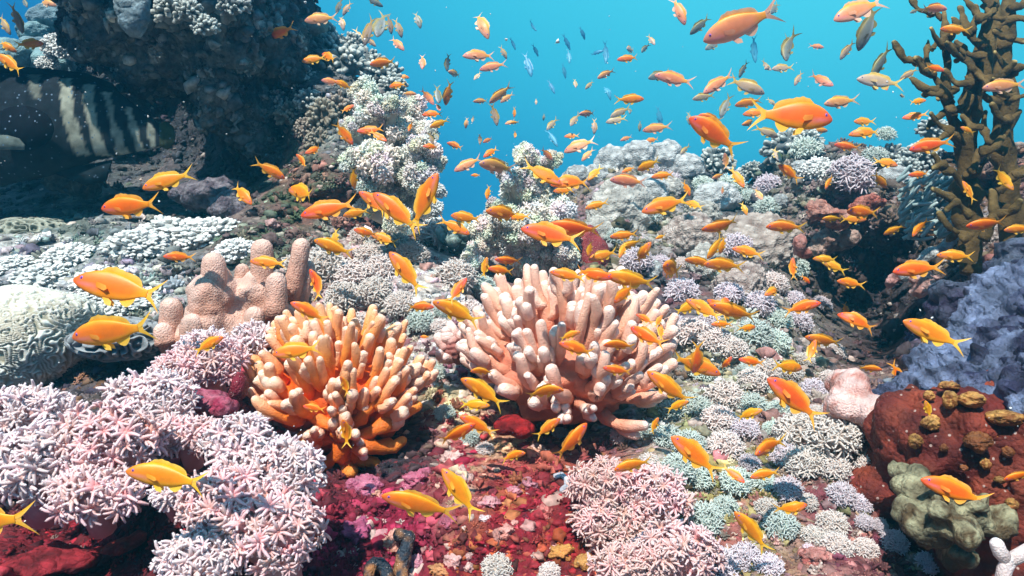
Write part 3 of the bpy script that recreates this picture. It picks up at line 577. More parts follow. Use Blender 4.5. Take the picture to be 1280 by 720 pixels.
# ------------------------------------------------------------------ cream tree corals
SPR = [polyp_template(7, 1, .7, .17, .2, 4, 4, (.86, .84, .72), (.95, .94, .88), 90 + k) for k in range(2)]
def tree_coral(label, x, y, d, tw, lobes, seed):
    """lobes: pixel centres and radii of the bushy branch ends"""
    r = np.random.default_rng(seed); k = d / F; base = P(x, y, d); e = empty('tree_coral', base); tag(e, label, 'soft coral')
    top = np.mean([P(l[0], l[1], d) for l in lobes], 0) - base
    mb = MB(); tube(mb, [np.zeros(3), top * .4, top * .8], [tw * k, tw * k * .85, tw * k * .6], (.5, .48, .4), seg=14, nz=.15); mb.build('trunk', M_stalk, e)
    for (lx, ly, lr) in lobes:
        dz = r.uniform(-.07, .05) - .03; c = P(lx, ly, d + dz) - base; rr = lr * k * .8; mb = MB()
        tube(mb, [top * .35, (top * .5 + c) / 1.7, c], [tw * k * .4, tw * k * .3, rr * .5], (.5, .48, .4), (.62, .6, .5), seg=8)
        nl = int(13 + lr * .45); cc = fib_dome(nl, -.8, .5) * r.uniform(.35, 1.0, (nl, 1)) * rr
        for q in cc:
            r2 = rr * r.uniform(.26, .42); v, t = ico(2); mb.add(c + q + v * r2 * .70, t=t, c=(.90, .89, .8))
            m = 14; dd = fib_dome(m, -.9, .4)
            mb.scatter(SPR[int(r.integers(2))], c + q + dd * r2 * .62, basis(dd), r2 * .72 * r.uniform(.8, 1.25, m), np.repeat(r.uniform(.9, 1.06, (1, 3)) ** 1, m, 0))
        mb.build('branch', M_polyp, e)
tree_coral('tall cream white tree coral growing on the dark outcrop at the open water', 480, 275, 1.82, 20,
  [(455,118,20),(462,140,24),(490,135,18),(480,165,32),(512,140,24),(515,175,28),(450,175,24),(470,205,30),(505,210,30),(530,185,22),(440,200,18),(535,165,16),(525,225,24),(495,245,26),(465,235,22),(520,255,20),(545,205,14),(435,160,14),(488,215,26),(480,248,22),(500,275,20),(470,190,26),(495,165,24),(460,260,16)], 1)
tree_coral('lower cream tree coral rising against blue water behind the pink finger coral', 665, 350, 1.95, 16,
  [(658,195,18),(640,225,18),(672,215,20),(690,200,14),(650,245,26),(685,240,24),(628,215,12),(700,270,24),(665,275,28),(635,275,22),(610,290,22),(600,310,18),(640,305,24),(680,305,26),(712,300,20),(620,262,16),(705,320,22),(680,330,20),(590,325,16),(655,330,18),(660,225,22),(668,250,24),(650,290,24),(690,290,22)], 2)

# ------------------------------------------------------------------ pillar leather coral
def lobe(mb, pts, rad, c0, c1): tube(mb, pts, rad, c0, c1, seg=22, nz=.12)
def pillar_coral():
    d = 1.37; k = d / F; base = P(290, 445, d); e = empty('pillar_coral', base); tag(e, 'pinkish brown pillar coral with blunt upright lobes beside the white ledge', 'soft coral')
    cb, ct = (.50, .24, .16), (.72, .52, .44)
    mb = MB()
    for a in [(275,412,d+.03,46,40,.08),(320,395,d+.06,38,34,.07),(235,422,d,34,24,.06),(270,375,d+.01,27,44,.06),(324,372,d+.05,26,42,.06),(300,380,d+.05,30,26,.05),(345,392,d+.05,28,22,.05)]: ell(mb, *a)
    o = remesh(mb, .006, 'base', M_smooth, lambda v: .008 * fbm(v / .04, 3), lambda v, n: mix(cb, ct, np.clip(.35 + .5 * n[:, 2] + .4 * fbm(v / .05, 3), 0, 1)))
    o.parent = e; o.location = -Vector(base)
    for (x0, y0, x1, y1, r0, r1, dd) in [(268,425,267,330,18,15,-.02),(326,400,328,312,17,14,.03),(362,372,377,308,13,11,.04),(300,385,303,338,11,9,.05),(345,395,346,352,14,12,-.02),(214,415,214,385,15,13,-.03),(240,430,240,406,15,14,-.05),(208,430,205,415,13,12,-.05),(372,385,385,335,12,10,.06),(316,425,318,395,14,12,-.03)]:
        mb = MB(); q = [P(x0 + (x1 - x0) * s, y0 + (y1 - y0) * s, d + dd) - base for s in (0, .25, .5, .75, 1)]
        tube(mb, q, np.linspace(r0, r1, 5) * k, cb, ct, seg=22, nz=.10, cp=1.6); mb.build('lobe', M_smooth, e)
pillar_coral()

# brain coral, meandering ridges
def brain(label, x, y, d, rx, ry, rz, freq, c0, c1, seed, amp=.008):
    v, t = ico(7); k = d / F; R = np.array([rx * k, rz, ry * k]); b = v * R * (1 + .12 * fbm(v * 1.3 + seed, 2, seed))[:, None]
    q = b / .0115; wv = fbm(q * .36 + seed, 2, seed) ; rdg = np.sin(wv * freq + 2 * vnoise(q * .5, seed + 2)); rdg = np.sign(rdg) * np.abs(rdg) ** .6
    b2 = b + v * (amp * rdg)[:, None]; o = MB().add(b2, t=t, c=mix(c0, c1, .5 + .5 * rdg)).build('brain_coral', M_brain); o.location = P(x, y, d); tag(o, label, 'stony coral')
brain('cream brain coral with dark winding grooves at the edge beneath white crust', 26, 428, 1.40, 98, 66, .15, 27, (.34, .31, .22), (.72, .72, .64), 4, .0035)
brain('small dull brain coral mound on the dim grey ledge below the grouper', 40, 300, 2.05, 48, 26, .1, 10, (.16, .17, .13), (.34, .35, .28), 8, .007)
brain('grey-blue furrowed coral mound under the large swimming pair', 150, 425, 1.36, 55, 24, .08, 12, (.08, .09, .1), (.3, .32, .33), 11, .006)

# ------------------------------------------------------------------ slabs, sponges, knobs
def slab(name, label, cat, poly, d_fn, thick, mat, c0, c1, voxel, dz, seed, parent=None):
    """a thick organic plate with a given outline; d_fn gives the depth of each corner"""
    n = len(poly); fr = np.array([P(x, y, d_fn(x, y)) for x, y in poly]); bk = fr + np.array([0, thick, 0]); c = fr.mean(0); mb = MB()
    cc = P(np.mean([p_[0] for p_ in poly]), np.mean([p_[1] for p_ in poly]), d_fn(*np.mean(poly, 0)))
    V = np.concatenate([fr, bk, [cc - (0, .02, 0), cc + (0, thick, 0)]]); T = []
    for i in range(n):
        j = (i + 1) % n; T += [(i, j, 2 * n), (n + j, n + i, 2 * n + 1), (j, i, n + i), (j, n + i, n + j)]
    mb.add(V, t=T)
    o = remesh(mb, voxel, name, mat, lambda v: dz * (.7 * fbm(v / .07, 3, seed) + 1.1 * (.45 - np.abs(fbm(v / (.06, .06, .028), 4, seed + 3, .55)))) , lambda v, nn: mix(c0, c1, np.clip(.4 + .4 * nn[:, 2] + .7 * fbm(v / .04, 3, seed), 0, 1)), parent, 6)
    if label: tag(o, label, cat)
    return o
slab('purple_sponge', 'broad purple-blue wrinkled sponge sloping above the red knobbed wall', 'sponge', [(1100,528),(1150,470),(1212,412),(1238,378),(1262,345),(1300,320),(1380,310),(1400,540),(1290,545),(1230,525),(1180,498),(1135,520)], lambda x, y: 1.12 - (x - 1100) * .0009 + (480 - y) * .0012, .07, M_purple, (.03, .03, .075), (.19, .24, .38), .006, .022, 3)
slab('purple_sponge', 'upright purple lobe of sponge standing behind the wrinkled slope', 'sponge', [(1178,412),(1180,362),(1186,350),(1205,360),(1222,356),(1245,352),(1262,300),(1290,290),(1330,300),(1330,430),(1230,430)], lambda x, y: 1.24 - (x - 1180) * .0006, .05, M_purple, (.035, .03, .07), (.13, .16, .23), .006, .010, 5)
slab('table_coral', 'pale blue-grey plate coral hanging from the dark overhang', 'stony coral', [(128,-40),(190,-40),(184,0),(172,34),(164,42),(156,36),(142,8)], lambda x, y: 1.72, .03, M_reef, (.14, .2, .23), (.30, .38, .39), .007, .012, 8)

def knob_wall():
    d0 = .96; base = P(1190, 560, d0); e = empty('knobbed_sponge', base); tag(e, 'dark red sponge wall dotted with shiny amber knobs under the purple sponge', 'sponge')
    mb = MB()
    for a in [(1195,565,1.0,105,62,.10),(1250,640,.98,115,80,.12),(1225,535,.99,90,45,.10),(1300,610,.95,80,120,.12),(1160,560,1.02,70,45,.08),(1200,690,.98,60,50,.08),(1120,600,1.06,60,60,.07),(1135,540,1.06,55,40,.06),(1300,700,.95,110,90,.12),(1290,560,.98,80,90,.1)]: ell(mb, *a)
    o = remesh(mb, .007, 'body', M_wall, lambda v: .022 * fbm(v / .06, 4) + .008 * (.5 - worley(v / .03, 2)), lambda v, n: mix((.11, .012, .008), (.24, .045, .02), np.clip(.5 + .9 * fbm(v / .05, 4), 0, 1))); o.parent = e; o.location = -Vector(base)
    bw = np.empty(len(o.data.vertices) * 3); o.data.vertices.foreach_get('co', bw); bw = bw.reshape(-1, 3); bx = (bw[:, 0] - CAM[0]) / bw[:, 1] * F + 640; by = 360 - (bw[:, 2] - CAM[2]) / bw[:, 1] * F
    for i, (x, y, rx, ry) in enumerate([(1161,494,8,8),(1188,500,11,15),(1216,500,19,11),(1163,529,13,12),(1145,551,10,11),(1254,522,24,12),(1222,552,20,15),(1232,580,8,9),(1185,482,14,7),(1205,585,6,5),(1260,565,9,8),(1180,560,6,6),(1250,600,8,6),(1215,620,7,6),(1265,630,9,8)]):
        near = np.hypot(bx - x, by - y) < 9; d = (bw[near, 1].min() if near.any() else .92) - .002; kk = d / F; v, t = ico(5); q = .8 * v * (rx * kk, rx * kk * 1.0, ry * kk) * (1 + .20 * fbm(v * 1.4 + i * 3, 4, i, .55))[:, None]
        dark = i in (6, 9, 10, 11, 13); c = mix((.14, .04, .01) if dark else (.20, .06, .01), (.2, .07, .02) if dark else (.46, .25, .07), np.clip(.35 + .5 * v[:, 2] + .7 * fbm(v * 2.6 + i, 4, i + 2), 0, 1))  # undersides darker: shading of the knobs painted into their colour
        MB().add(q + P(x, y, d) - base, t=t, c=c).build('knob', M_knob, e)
knob_wall()

def lumps_thing(name, label, cat, parts, mat, c0, c1, voxel, dz, group=None):
    mb = MB()
    for a in parts: ell(mb, *a)
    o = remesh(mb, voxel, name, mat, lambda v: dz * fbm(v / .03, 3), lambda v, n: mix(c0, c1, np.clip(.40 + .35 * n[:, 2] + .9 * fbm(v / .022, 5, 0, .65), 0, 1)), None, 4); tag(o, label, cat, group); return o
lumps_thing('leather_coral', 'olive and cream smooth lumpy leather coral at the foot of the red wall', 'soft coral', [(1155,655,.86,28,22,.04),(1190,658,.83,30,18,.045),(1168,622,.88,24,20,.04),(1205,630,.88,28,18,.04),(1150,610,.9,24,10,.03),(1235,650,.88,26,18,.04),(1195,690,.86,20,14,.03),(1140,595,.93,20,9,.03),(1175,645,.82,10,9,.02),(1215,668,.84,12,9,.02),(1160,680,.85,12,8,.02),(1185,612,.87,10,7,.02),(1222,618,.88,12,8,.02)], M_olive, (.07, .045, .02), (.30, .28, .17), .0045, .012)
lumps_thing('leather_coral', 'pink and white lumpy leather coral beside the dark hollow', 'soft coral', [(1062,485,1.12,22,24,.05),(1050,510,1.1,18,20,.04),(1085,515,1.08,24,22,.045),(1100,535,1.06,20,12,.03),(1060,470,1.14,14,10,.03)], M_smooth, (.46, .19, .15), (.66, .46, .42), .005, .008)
lumps_thing('plate_sponge', 'salmon pink flat sponge above the dark hollow under the lilac tuft', 'sponge', [(1035,268,2.1,24,9,.04),(1018,258,2.12,11,8,.04),(1048,276,2.1,13,7,.04)], M_reef, (.30, .10, .07), (.44, .22, .17), .006, .012)
lumps_thing('plate_sponge', 'greyish pink forked sponge under the flat salmon sponge', 'sponge', [(1032,300,2.15,18,12,.04),(1025,312,2.15,12,10,.03),(1045,308,2.15,22,6,.03),(1062,298,2.13,9,12,.03)], M_reef, (.34, .2, .16), (.46, .34, .28), .006, .012)
lumps_thing('plate_sponge', 'small salmon sponge ball tucked at the side of the tan boulder coral', 'sponge', [(1000,307,2.0,10,12,.03),(1007,315,2.0,6,7,.02)], M_reef, (.4, .14, .11), (.5, .24, .2), .006, .012)
lumps_thing('plate_sponge', 'reddish flap of sponge over the dark hollow beside the tangled teal coral', 'sponge', [(1090,252,2.1,18,9,.04),(1078,262,2.1,12,7,.03)], M_reef, (.38, .1, .07), (.5, .2, .15), .006, .012)
lumps_thing('plate_sponge', 'pink wedge of sponge hanging beneath a golden fish beside the purple sponge', 'sponge', [(1152,352,1.62,15,10,.03),(1148,364,1.62,9,10,.03),(1156,345,1.64,18,7,.03)], M_reef, (.42, .2, .16), (.55, .36, .32), .006, .012)
lumps_thing('plate_sponge', 'tiny pink sponge bud beside the pink wedge of sponge', 'sponge', [(1114,348,1.7,8,10,.02),(1122,338,1.7,5,6,.02)], M_reef, (.42, .2, .18), (.5, .3, .28), .006, .012)
lumps_thing('red_sponge', 'bright red flat sponge under the pink finger coral', 'sponge', [(640,531,1.16,26,12,.03),(652,536,1.15,16,9,.03)], M_reef, (.16, .004, .006), (.36, .010, .012), .005, .006)
lumps_thing('red_sponge', 'dark maroon leaf of sponge between pulsing coral and orange finger coral', 'sponge', [(300,484,1.12,9,17,.02),(294,494,1.12,8,9,.02)], M_smooth, (.09, .004, .012), (.16, .008, .02), .004, .002)
lumps_thing('red_sponge', 'magenta pink crust beside the maroon leaf of sponge', 'sponge', [(262,502,1.08,28,13,.03),(280,508,1.07,18,14,.03),(245,498,1.08,12,10,.02)], M_reef, (.3, .02, .06), (.5, .14, .2), .005, .006)
lumps_thing('red_sponge', 'dark red blob of sponge below the knobby white tree coral trunk', 'sponge', [(742,320,1.98,22,26,.05),(735,300,1.98,16,18,.04)], M_smooth, (.2, .02, .025), (.28, .05, .05), .008, .004)
lumps_thing('red_ledge', 'raw red ledge of rock in the maroon hollow', 'rock', [(60,705,.93,44,13,.05),(20,715,.93,30,10,.05),(95,700,.94,26,10,.04)], M_reef, (.14, .008, .012), (.32, .02, .03), .006, .01)
lumps_thing('red_ledge', 'slanting red sliver of rock in the maroon hollow under the drooping polyps', 'rock', [(150,684,.96,22,6,.03),(165,675,.96,14,6,.03)], M_reef, (.2, .015, .012), (.36, .04, .03), .005, .006)
PINKS = [(467,617,9,8,(.5,.2,.12),(.6,.34,.26),'salmon'),(491,678,10,13,(.45,.18,.12),(.6,.32,.26),'salmon'),(632,664,12,7,(.5,.18,.14),(.6,.3,.26),'coral pink'),(622,672,6,9,(.5,.18,.14),(.6,.3,.26),'coral pink'),(567,702,9,8,(.5,.22,.2),(.6,.36,.34),'pale pink'),(585,710,6,6,(.5,.22,.2),(.62,.4,.36),'pale pink'),(548,712,14,7,(.55,.18,.05),(.62,.3,.14),'orange'),(642,616,9,8,(.4,.08,.12),(.55,.25,.28),'rosy'),(642,655,5,4,(.5,.18,.14),(.6,.3,.26),'coral pink'),(586,696,5,4,(.5,.2,.2),(.62,.4,.36),'pale pink'),(606,648,7,4,(.5,.3,.3),(.66,.5,.5),'whitish pink'),(262,488,8,8,(.4,.36,.38),(.62,.58,.6),'greyish white'),(347,528,15,15,(.2,.12,.16),(.36,.24,.28),'mauve grey'),(368,540,16,13,(.4,.16,.14),(.55,.3,.28),'dull pink'),(1168,652,6,5,(.4,.3,.2),(.6,.5,.4),'cream'),(1020,698,18,12,(.5,.12,.1),(.6,.3,.26),'salmon'),(1010,690,9,10,(.55,.35,.38),(.7,.55,.6),'lilac pink'),(565,575,12,12,(.5,.25,.22),(.68,.5,.46),'chalky pink'),(578,600,12,16,(.5,.26,.22),(.66,.46,.42),'chalky pink'),(520,705,10,12,(.42,.14,.2),(.55,.26,.32),'rosy'),(1235,560,7,7,(.3,.2,.2),(.45,.36,.36),'greyish'),(800,538,10,9,(.5,.3,.25),(.65,.48,.42),'pale pink'),(930,468,10,18,(.3,.36,.34),(.5,.56,.52),'grey-green'),(1110,488,8,8,(.3,.26,.3),(.45,.42,.46),'mauve grey'),(75,376,8,8,(.3,.34,.35),(.5,.54,.52),'blue-grey'),(340,282,8,7,(.4,.22,.2),(.5,.32,.3),'dull pink'),(1268,318,18,26,(.3,.08,.06),(.42,.22,.18),'dusky red'),(660,606,11,8,(.4,.1,.14),(.55,.26,.3),'rosy'),(610,628,12,7,(.42,.12,.16),(.55,.3,.3),'rosy'),(680,640,10,9,(.36,.06,.06),(.5,.16,.14),'brick red'),(560,655,12,8,(.36,.06,.1),(.48,.14,.2),'crimson'),(700,690,14,9,(.36,.12,.03),(.5,.24,.06),'ochre'),(730,704,12,8,(.36,.14,.03),(.5,.26,.08),'ochre'),(445,665,18,12,(.3,.04,.1),(.44,.1,.2),'magenta'),(455,610,22,14,(.34,.06,.13),(.48,.16,.24),'magenta'),(520,600,20,14,(.32,.05,.1),(.46,.13,.2),'magenta')]
for i, (x, y, rx, ry, c0, c1, wd) in enumerate(PINKS):
    p, nn = surf(x, y); p = p[0]; kk = p[1] / F; v, t = ico(4); b = v * (1 + .42 * fbm(v * 1.4 + i, 5, i, .6) + .22 * (.5 - worley(v * 2.6 + i, i)))[:, None]
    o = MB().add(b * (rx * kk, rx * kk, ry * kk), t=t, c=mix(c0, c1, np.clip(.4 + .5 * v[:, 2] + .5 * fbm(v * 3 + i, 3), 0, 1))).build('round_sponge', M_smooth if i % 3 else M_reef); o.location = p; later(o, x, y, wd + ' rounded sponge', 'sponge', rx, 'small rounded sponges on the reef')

# winding dark clam lips, white curl, forked white coral
def wavy(name, label, cat, path, r, mat, c0, c1, nz=.3, dd=-.03, flat=1.0, seg=14, depth_=None):
    pts = []
    for (x, y) in path:
        p = P(x, y, depth_) if depth_ else surf(x, y)[0][0] + np.array([0, dd, 0]); pts.append(p)
    pts = np.array(pts); s = np.linspace(0, len(pts) - 1, len(pts) * 5); pts = np.stack([np.interp(s, np.arange(len(pts)), pts[:, i]) for i in range(3)], -1)
    for _ in range(3): pts[1:-1] = (pts[:-2] + pts[1:-1] * 2 + pts[2:]) / 4
    c = pts[0].copy(); mb = MB(); tube(mb, pts - c, r * pts[:, 1] / F, c0, c0, seg=seg, nz=nz, flat=flat)
    v = mb.V[0]; mb.C[0] = mix(c0, c1, np.clip(.1 + 1.6 * fbm(v / .014, 3, 5), 0, 1)); o = mb.build(name, mat); o.location = c; tag(o, label, cat); return o
wavy('clam', 'dark clam lip with orange blotches in the crimson rock, low fold', 'clam', [(468,730),(466,700),(476,692),(488,702),(485,730)], 8, M_smooth, (.02, .03, .045), (.4, .17, .06))
wavy('clam', 'dark clam lip with orange blotches in the crimson rock, upright fold', 'clam', [(508,730),(506,700),(510,680),(516,662),(504,660)], 9, M_smooth, (.02, .03, .045), (.3, .14, .06))
wavy('curled_tube_worm', 'whitish curled worm tube on the crimson rock', 'worm tube', [(692,590),(700,587),(707,593),(707,601),(701,606)], 4, M_smooth, (.5, .5, .55), (.4, .4, .45), .1)
e = empty('forked_coral', P(1258, 720, .74)); tag(e, 'bare white forked coral stub cut by the bottom corner', 'stony coral')
for pth, r in (([(1250,740),(1256,712),(1262,700)], 9), ([(1262,704),(1250,690),(1246,680)], 8), ([(1260,702),(1275,694),(1300,680)], 9)):
    mb = MB(); q = np.array([P(x, y, .74) for x, y in pth]) - P(1258, 720, .74); tube(mb, q, r * .74 / F, (.55, .4, .36), (.8, .74, .74), seg=12, nz=.1); mb.build('branch', M_finger, e)

# ------------------------------------------------------------------ fire coral
def fire_coral():
    d = 1.55; k = d / F; base = P(1220, 330, d); e = empty('fire_coral', base); tag(e, 'tall olive brown branching fire coral rising into open water', 'stony coral')
    br = [([(1215,340),(1212,280),(1205,220),(1205,170),(1215,120),(1232,70),(1240,20),(1238,-40)], 27, 15, 0),
          ([(1265,340),(1262,260),(1258,190),(1252,130),(1252,70),(1262,10),(1266,-40)], 30, 18, .05),
          ([(1200,180),(1188,140),(1180,105),(1184,70),(1182,40),(1180,12)], 15, 8, -.02), ([(1182,60),(1172,52),(1166,62)], 8, 7, -.03),
          ([(1188,125),(1168,95),(1158,75),(1160,52)], 11, 8, -.03), ([(1162,84),(1150,76),(1136,73)], 9, 8, -.02),
          ([(1190,130),(1172,112),(1155,118)], 10, 8, -.04), ([(1198,110),(1178,118),(1172,123)], 9, 7, -.05),
          ([(1200,160),(1185,138),(1168,150),(1160,160)], 11, 7, -.03),
          ([(1205,180),(1190,165),(1176,172)], 10, 7, -.05), ([(1225,100),(1214,80),(1205,72),(1196,76)], 11, 8, -.03),
          ([(1228,60),(1212,40),(1204,22),(1200,10)], 12, 9, -.02), ([(1212,40),(1222,25),(1220,8)], 9, 8, -.03),
          ([(1240,40),(1255,25),(1275,22),(1295,28)], 11, 8, -.03), ([(1250,60),(1265,48),(1278,52)], 11, 9, -.05),
          ([(1255,100),(1272,85),(1290,80)], 11, 8, -.04), ([(1258,130),(1270,122),(1285,118)], 10, 8, -.05), ([(1255,170),(1262,150),(1275,140)], 10, 7, -.05),
          ([(1215,215),(1225,190),(1240,175),(1248,150)], 13, 9, -.03), ([(1238,180),(1228,160),(1232,140)], 9, 7, -.05), ([(1250,240),(1268,220),(1290,205)], 13, 10, -.04),
          ([(1210,240),(1192,215),(1180,205),(1168,210)], 12, 8, -.04), ([(1212,270),(1195,250),(1184,262)], 11, 8, -.05), ([(1230,300),(1245,270),(1240,240)], 14, 10, -.04), ([(1210,300),(1196,290),(1186,300)], 12, 9, -.03),
          ([(1240,10),(1228,-8),(1215,-20)], 11, 9, -.02), ([(1178,25),(1168,15),(1160,20)], 8, 7, -.01), ([(1208,95),(1216,105),(1208,112)], 7, 6, -.06), ([(1222,92),(1232,100),(1236,112)], 8, 7, -.06), ([(1196,60),(1204,66)], 8, 8, -.03)]
    fr_ = np.random.default_rng(4)
    for (pth, r0, r1, dd) in list(br):
        for _ in range(4 if r0 > 20 else 1):
            a_ = int(fr_.integers(1, len(pth) - 1)) if len(pth) > 2 else 0; xa, ya = pth[a_]; sgn = -1 if fr_.random() < .65 else 1; ln_ = fr_.uniform(20, 36)
            br.append(([(xa, ya), (xa + sgn * ln_ * .6, ya - fr_.uniform(0, 8)), (xa + sgn * ln_, ya - fr_.uniform(8, 24))], 10, 8, dd - .03))
    for i, (pth, r0, r1, dd) in enumerate(br):
        pts = np.array([P(x, y, d + dd + .02 * math.sin(i + j)) for j, (x, y) in enumerate(pth)]) - base
        s = np.linspace(0, len(pts) - 1, len(pts) * 4); pts = np.stack([np.interp(s, np.arange(len(pts)), pts[:, a]) for a in range(3)], -1)
        for _ in range(2): pts[1:-1] = (pts[:-2] + pts[1:-1] * 2 + pts[2:]) / 4
        mb = MB(); rad = np.linspace(r0 * (.72 if r0 > 20 else .52), r1 * (.5 if r0 > 20 else .42), len(pts)) * k * (1 + .14 * fbm(pts / .03 + i, 2)); tube(mb, pts, rad, (.095, .060, .020), (.13, .088, .03), seg=14, flat=.7, nz=.5, sd=i)
        tip = np.clip((np.linspace(0, 1, len(mb.V[0])) - .82) / .18, 0, 1); mb.C[0] = mix(mb.C[0], (.50, .38, .15), tip * (r1 < 12))
        mb.build('branch' if r0 < 25 else 'stem', M_fire, e)
fire_coral()
# tangle of teal-white strands before the fire coral foot
def strands():
    p0 = P(1160, 275, 1.75); mb = MB()
    for i in range(150):
        x, y = rng.uniform(1122, 1195), 0; y = rng.uniform(225, 300); a = rng.normal(.6, .35); l = rng.uniform(14, 34); d = 1.75 + rng.uniform(-.05, .05)
        q = [P(x, y, d) - p0, P(x + l * .5 * math.cos(a), y - l * .5 * math.sin(a), d - .01) - p0, P(x + l * math.cos(a), y - l * math.sin(a), d - .02) - p0]
        tube(mb, q, np.array([2.6, 2.4, 2.0]) * d / F, (.25, .36, .34), (.6, .72, .7), seg=6)
    v, t = ico(3); mb.add(v * (.045, .02, .045) * (1 + .2 * fbm(v * 2, 3))[:, None] + (0, .04, .02), t=t, c=(.22, .3, .28))
    o = mb.build('strand_coral', M_stony); o.location = p0; tag(o, 'tangled blue-green strands of coral at the foot of the fire coral', 'stony coral')
strands()
wavy('ledge_rock', 'long pale slanting ledge of rock over the pink wedge of sponge', 'rock', [(1128,348),(1150,328),(1172,312),(1190,302)], 7, M_reef, (.3, .33, .33), (.5, .52, .5), .4, depth_=1.66)

# ------------------------------------------------------------------ fish
TONE = {'o': ((.92, .20, .004), (.92, .36, .006), (.92, .42, .010), (.88, .12, .02)), 'r': ((.88, .145, .008), (.90, .31, .01), (.92, .44, .012), (.82, .09, .03)), 'y': ((.92, .29, .004), (.92, .43, .007), (.92, .48, .010), (.90, .22, .012)),
        'q': ((.80, .31, .12), (.88, .42, .03), (.76, .42, .30), (.66, .28, .24)), 'p': ((.55, .38, .26), (.66, .42, .10), (.60, .54, .50), (.42, .32, .32)), 'g': ((.20, .22, .20), (.32, .27, .09), (.46, .48, .46), (.12, .14, .16)), 'b': ((.10, .40, .58), (.09, .37, .54), (.16, .48, .62), (.10, .38, .54))}  # b: haze fade of the far fish put into their blue colour
TWORD = {'o': 'orange', 'r': 'deep red-orange', 'y': 'golden', 'q': 'pale orange', 'p': 'pale pinkish', 'g': 'silvery grey', 'b': 'dim blue'}
def fish_mesh(tone, bend, seed):
    body, back, belly, headc = [np.array(c) for c in TONE[tone]]; fin = np.array(back if tone in 'gpb' else TONE[tone][2]); r = random.Random(seed)
    X = np.array([.500,.488,.465,.43,.385,.33,.26,.18,.10,.02,-.05,-.11,-.165,-.21,-.25,-.29]); H = np.array([.004,.022,.040,.062,.082,.100,.116,.124,.122,.112,.097,.080,.062,.048,.039,.036])
    ZC = np.array([-.016,-.015,-.012,-.008,-.004,0,.002,.003,.002,.001,0,0,0,.001,.001,.001]); Wd = np.array([.003,.014,.024,.036,.045,.050,.053,.052,.048,.041,.033,.026,.019,.014,.011,.008])
    seg = 18; a = np.linspace(0, 2 * math.pi, seg, endpoint=False); mb = MB()
    ca, sa = np.cos(a), np.sin(a); pw = lambda t: np.sign(t) * np.abs(t) ** .85
    v = np.stack([np.repeat(X, seg), (Wd[:, None] * pw(ca)[None]).ravel(), (ZC[:, None] + H[:, None] * sa[None]).ravel()], -1)
    n = len(X); i = np.arange(n - 1)[:, None] * seg; j = np.arange(seg)[None]; k = (j + 1) % seg
    s = np.tile(sa, n); xx = np.repeat(X, seg); c = np.tile(body, (n * seg, 1)); c = mix(c, back, np.clip((s - .55) / .4, 0, 1)); c = mix(c, belly, np.clip((-s - .35) / .5, 0, 1) * (.85 if tone in 'pgqb' else .6)); c = mix(c, headc, np.clip((xx - .28) / .15, 0, 1) * .6); c = mix(c, back, np.clip((-xx - .12) / .12, 0, 1) * .8)
    if tone in 'oryq': c = mix(c, (.80, .25, .30), np.exp(-(((s + .25 + (xx - .4) * -1.5) / .16) ** 2)) * ((xx > .25) & (xx < .46)) * .55)
    mb.add(v, q=np.stack([i + j, i + seg + j, i + seg + k, i + k], -1).reshape(-1, 4), c=c)
    top = lambda x: np.interp(-x, -X, ZC + H); bot = lambda x: np.interp(-x, -X, ZC - H); wid = lambda x: np.interp(-x, -X, Wd)
    def sheet(rows, col, col2):   # rows: two polylines of equal length
        A, B = np.array(rows[0], float), np.array(rows[1], float); m = len(A); M_ = (A + B) / 2; vv = np.concatenate([A, M_, B]); q = []
        for t in range(m - 1): q += [(t, t + 1, m + t + 1, m + t), (m + t, m + t + 1, 2 * m + t + 1, 2 * m + t)]
        mb.add(vv, q=q, c=np.concatenate([np.tile(col, (m, 1)), np.tile(mix(col, col2, .5), (m, 1)), np.tile(col2, (m, 1))]))
    edge = mix(fin, (1, .75, .3) if tone not in 'gb' else fin, .25)
    xs = np.linspace(.27, -.20, 13); h = np.array([.006,.034,.044,.046,.043,.040,.038,.040,.044,.048,.048,.038,.006]); sp = np.array([0,.006,-.004,.006,-.004,.005,-.003,.003,0,0,0,0,0])
    sheet(([(x, 0, top(x) - .006) for x in xs], [(x - .35 * hh - .008, .004 * math.sin(x * 40), top(x) + hh + ss) for x, hh, ss in zip(xs, h, sp)]), back, edge)
    xs = np.linspace(.0, -.17, 8); h = np.array([.004,.040,.055,.060,.054,.044,.030,.006])
    sheet(([(x, 0, bot(x) + .006) for x in xs], [(x - .5 * hh, 0, bot(x) - hh) for x, hh in zip(xs, h)]), fin, edge)
    for sd in (-1, 1):
        q = [(.17, sd * .02, bot(.17) + .01), (.13, sd * .024, bot(.13) + .01), (.10, sd * .02, bot(.1) + .008)]; e_ = [(.12, sd * .034, bot(.12) - .045), (.055, sd * .032, bot(.1) - .055), (.06, sd * .028, bot(.1) - .012)]
        sheet((q, e_), fin, edge)
        w0 = wid(.24); q = [(.245, sd * w0 * 1.0, .012), (.245, sd * (w0 + .002), -.012), (.24, sd * w0 * .98, -.036)]; e_ = [(.135, sd * (w0 + .030), -.004), (.110, sd * (w0 + .034), -.032), (.140, sd * (w0 + .024), -.054)]
        sheet((q, e_), mix(fin, body, .75), mix(edge, body, .45))
    # lyre tail: two long lobes and the thin web between
    nt_ = 8
    for sd in (1, -1):
        t = np.linspace(0, 1, nt_); zo = sd * (.034 + .115 * t ** 1.15 + .012 * t * (sd > 0)); xo = -.27 - .225 * t ** .9
        wi = np.array([.034, .042, .042, .036, .028, .020, .011, .002]); inn = zo - sd * wi; xi = xo - .01 * (1 - t)
        sheet(([(x, 0, z) for x, z in zip(xo, zo)], [(x, .006 * math.sin(3 * z_), z) for x, z, z_ in zip(xi, inn, t)]), fin, edge)
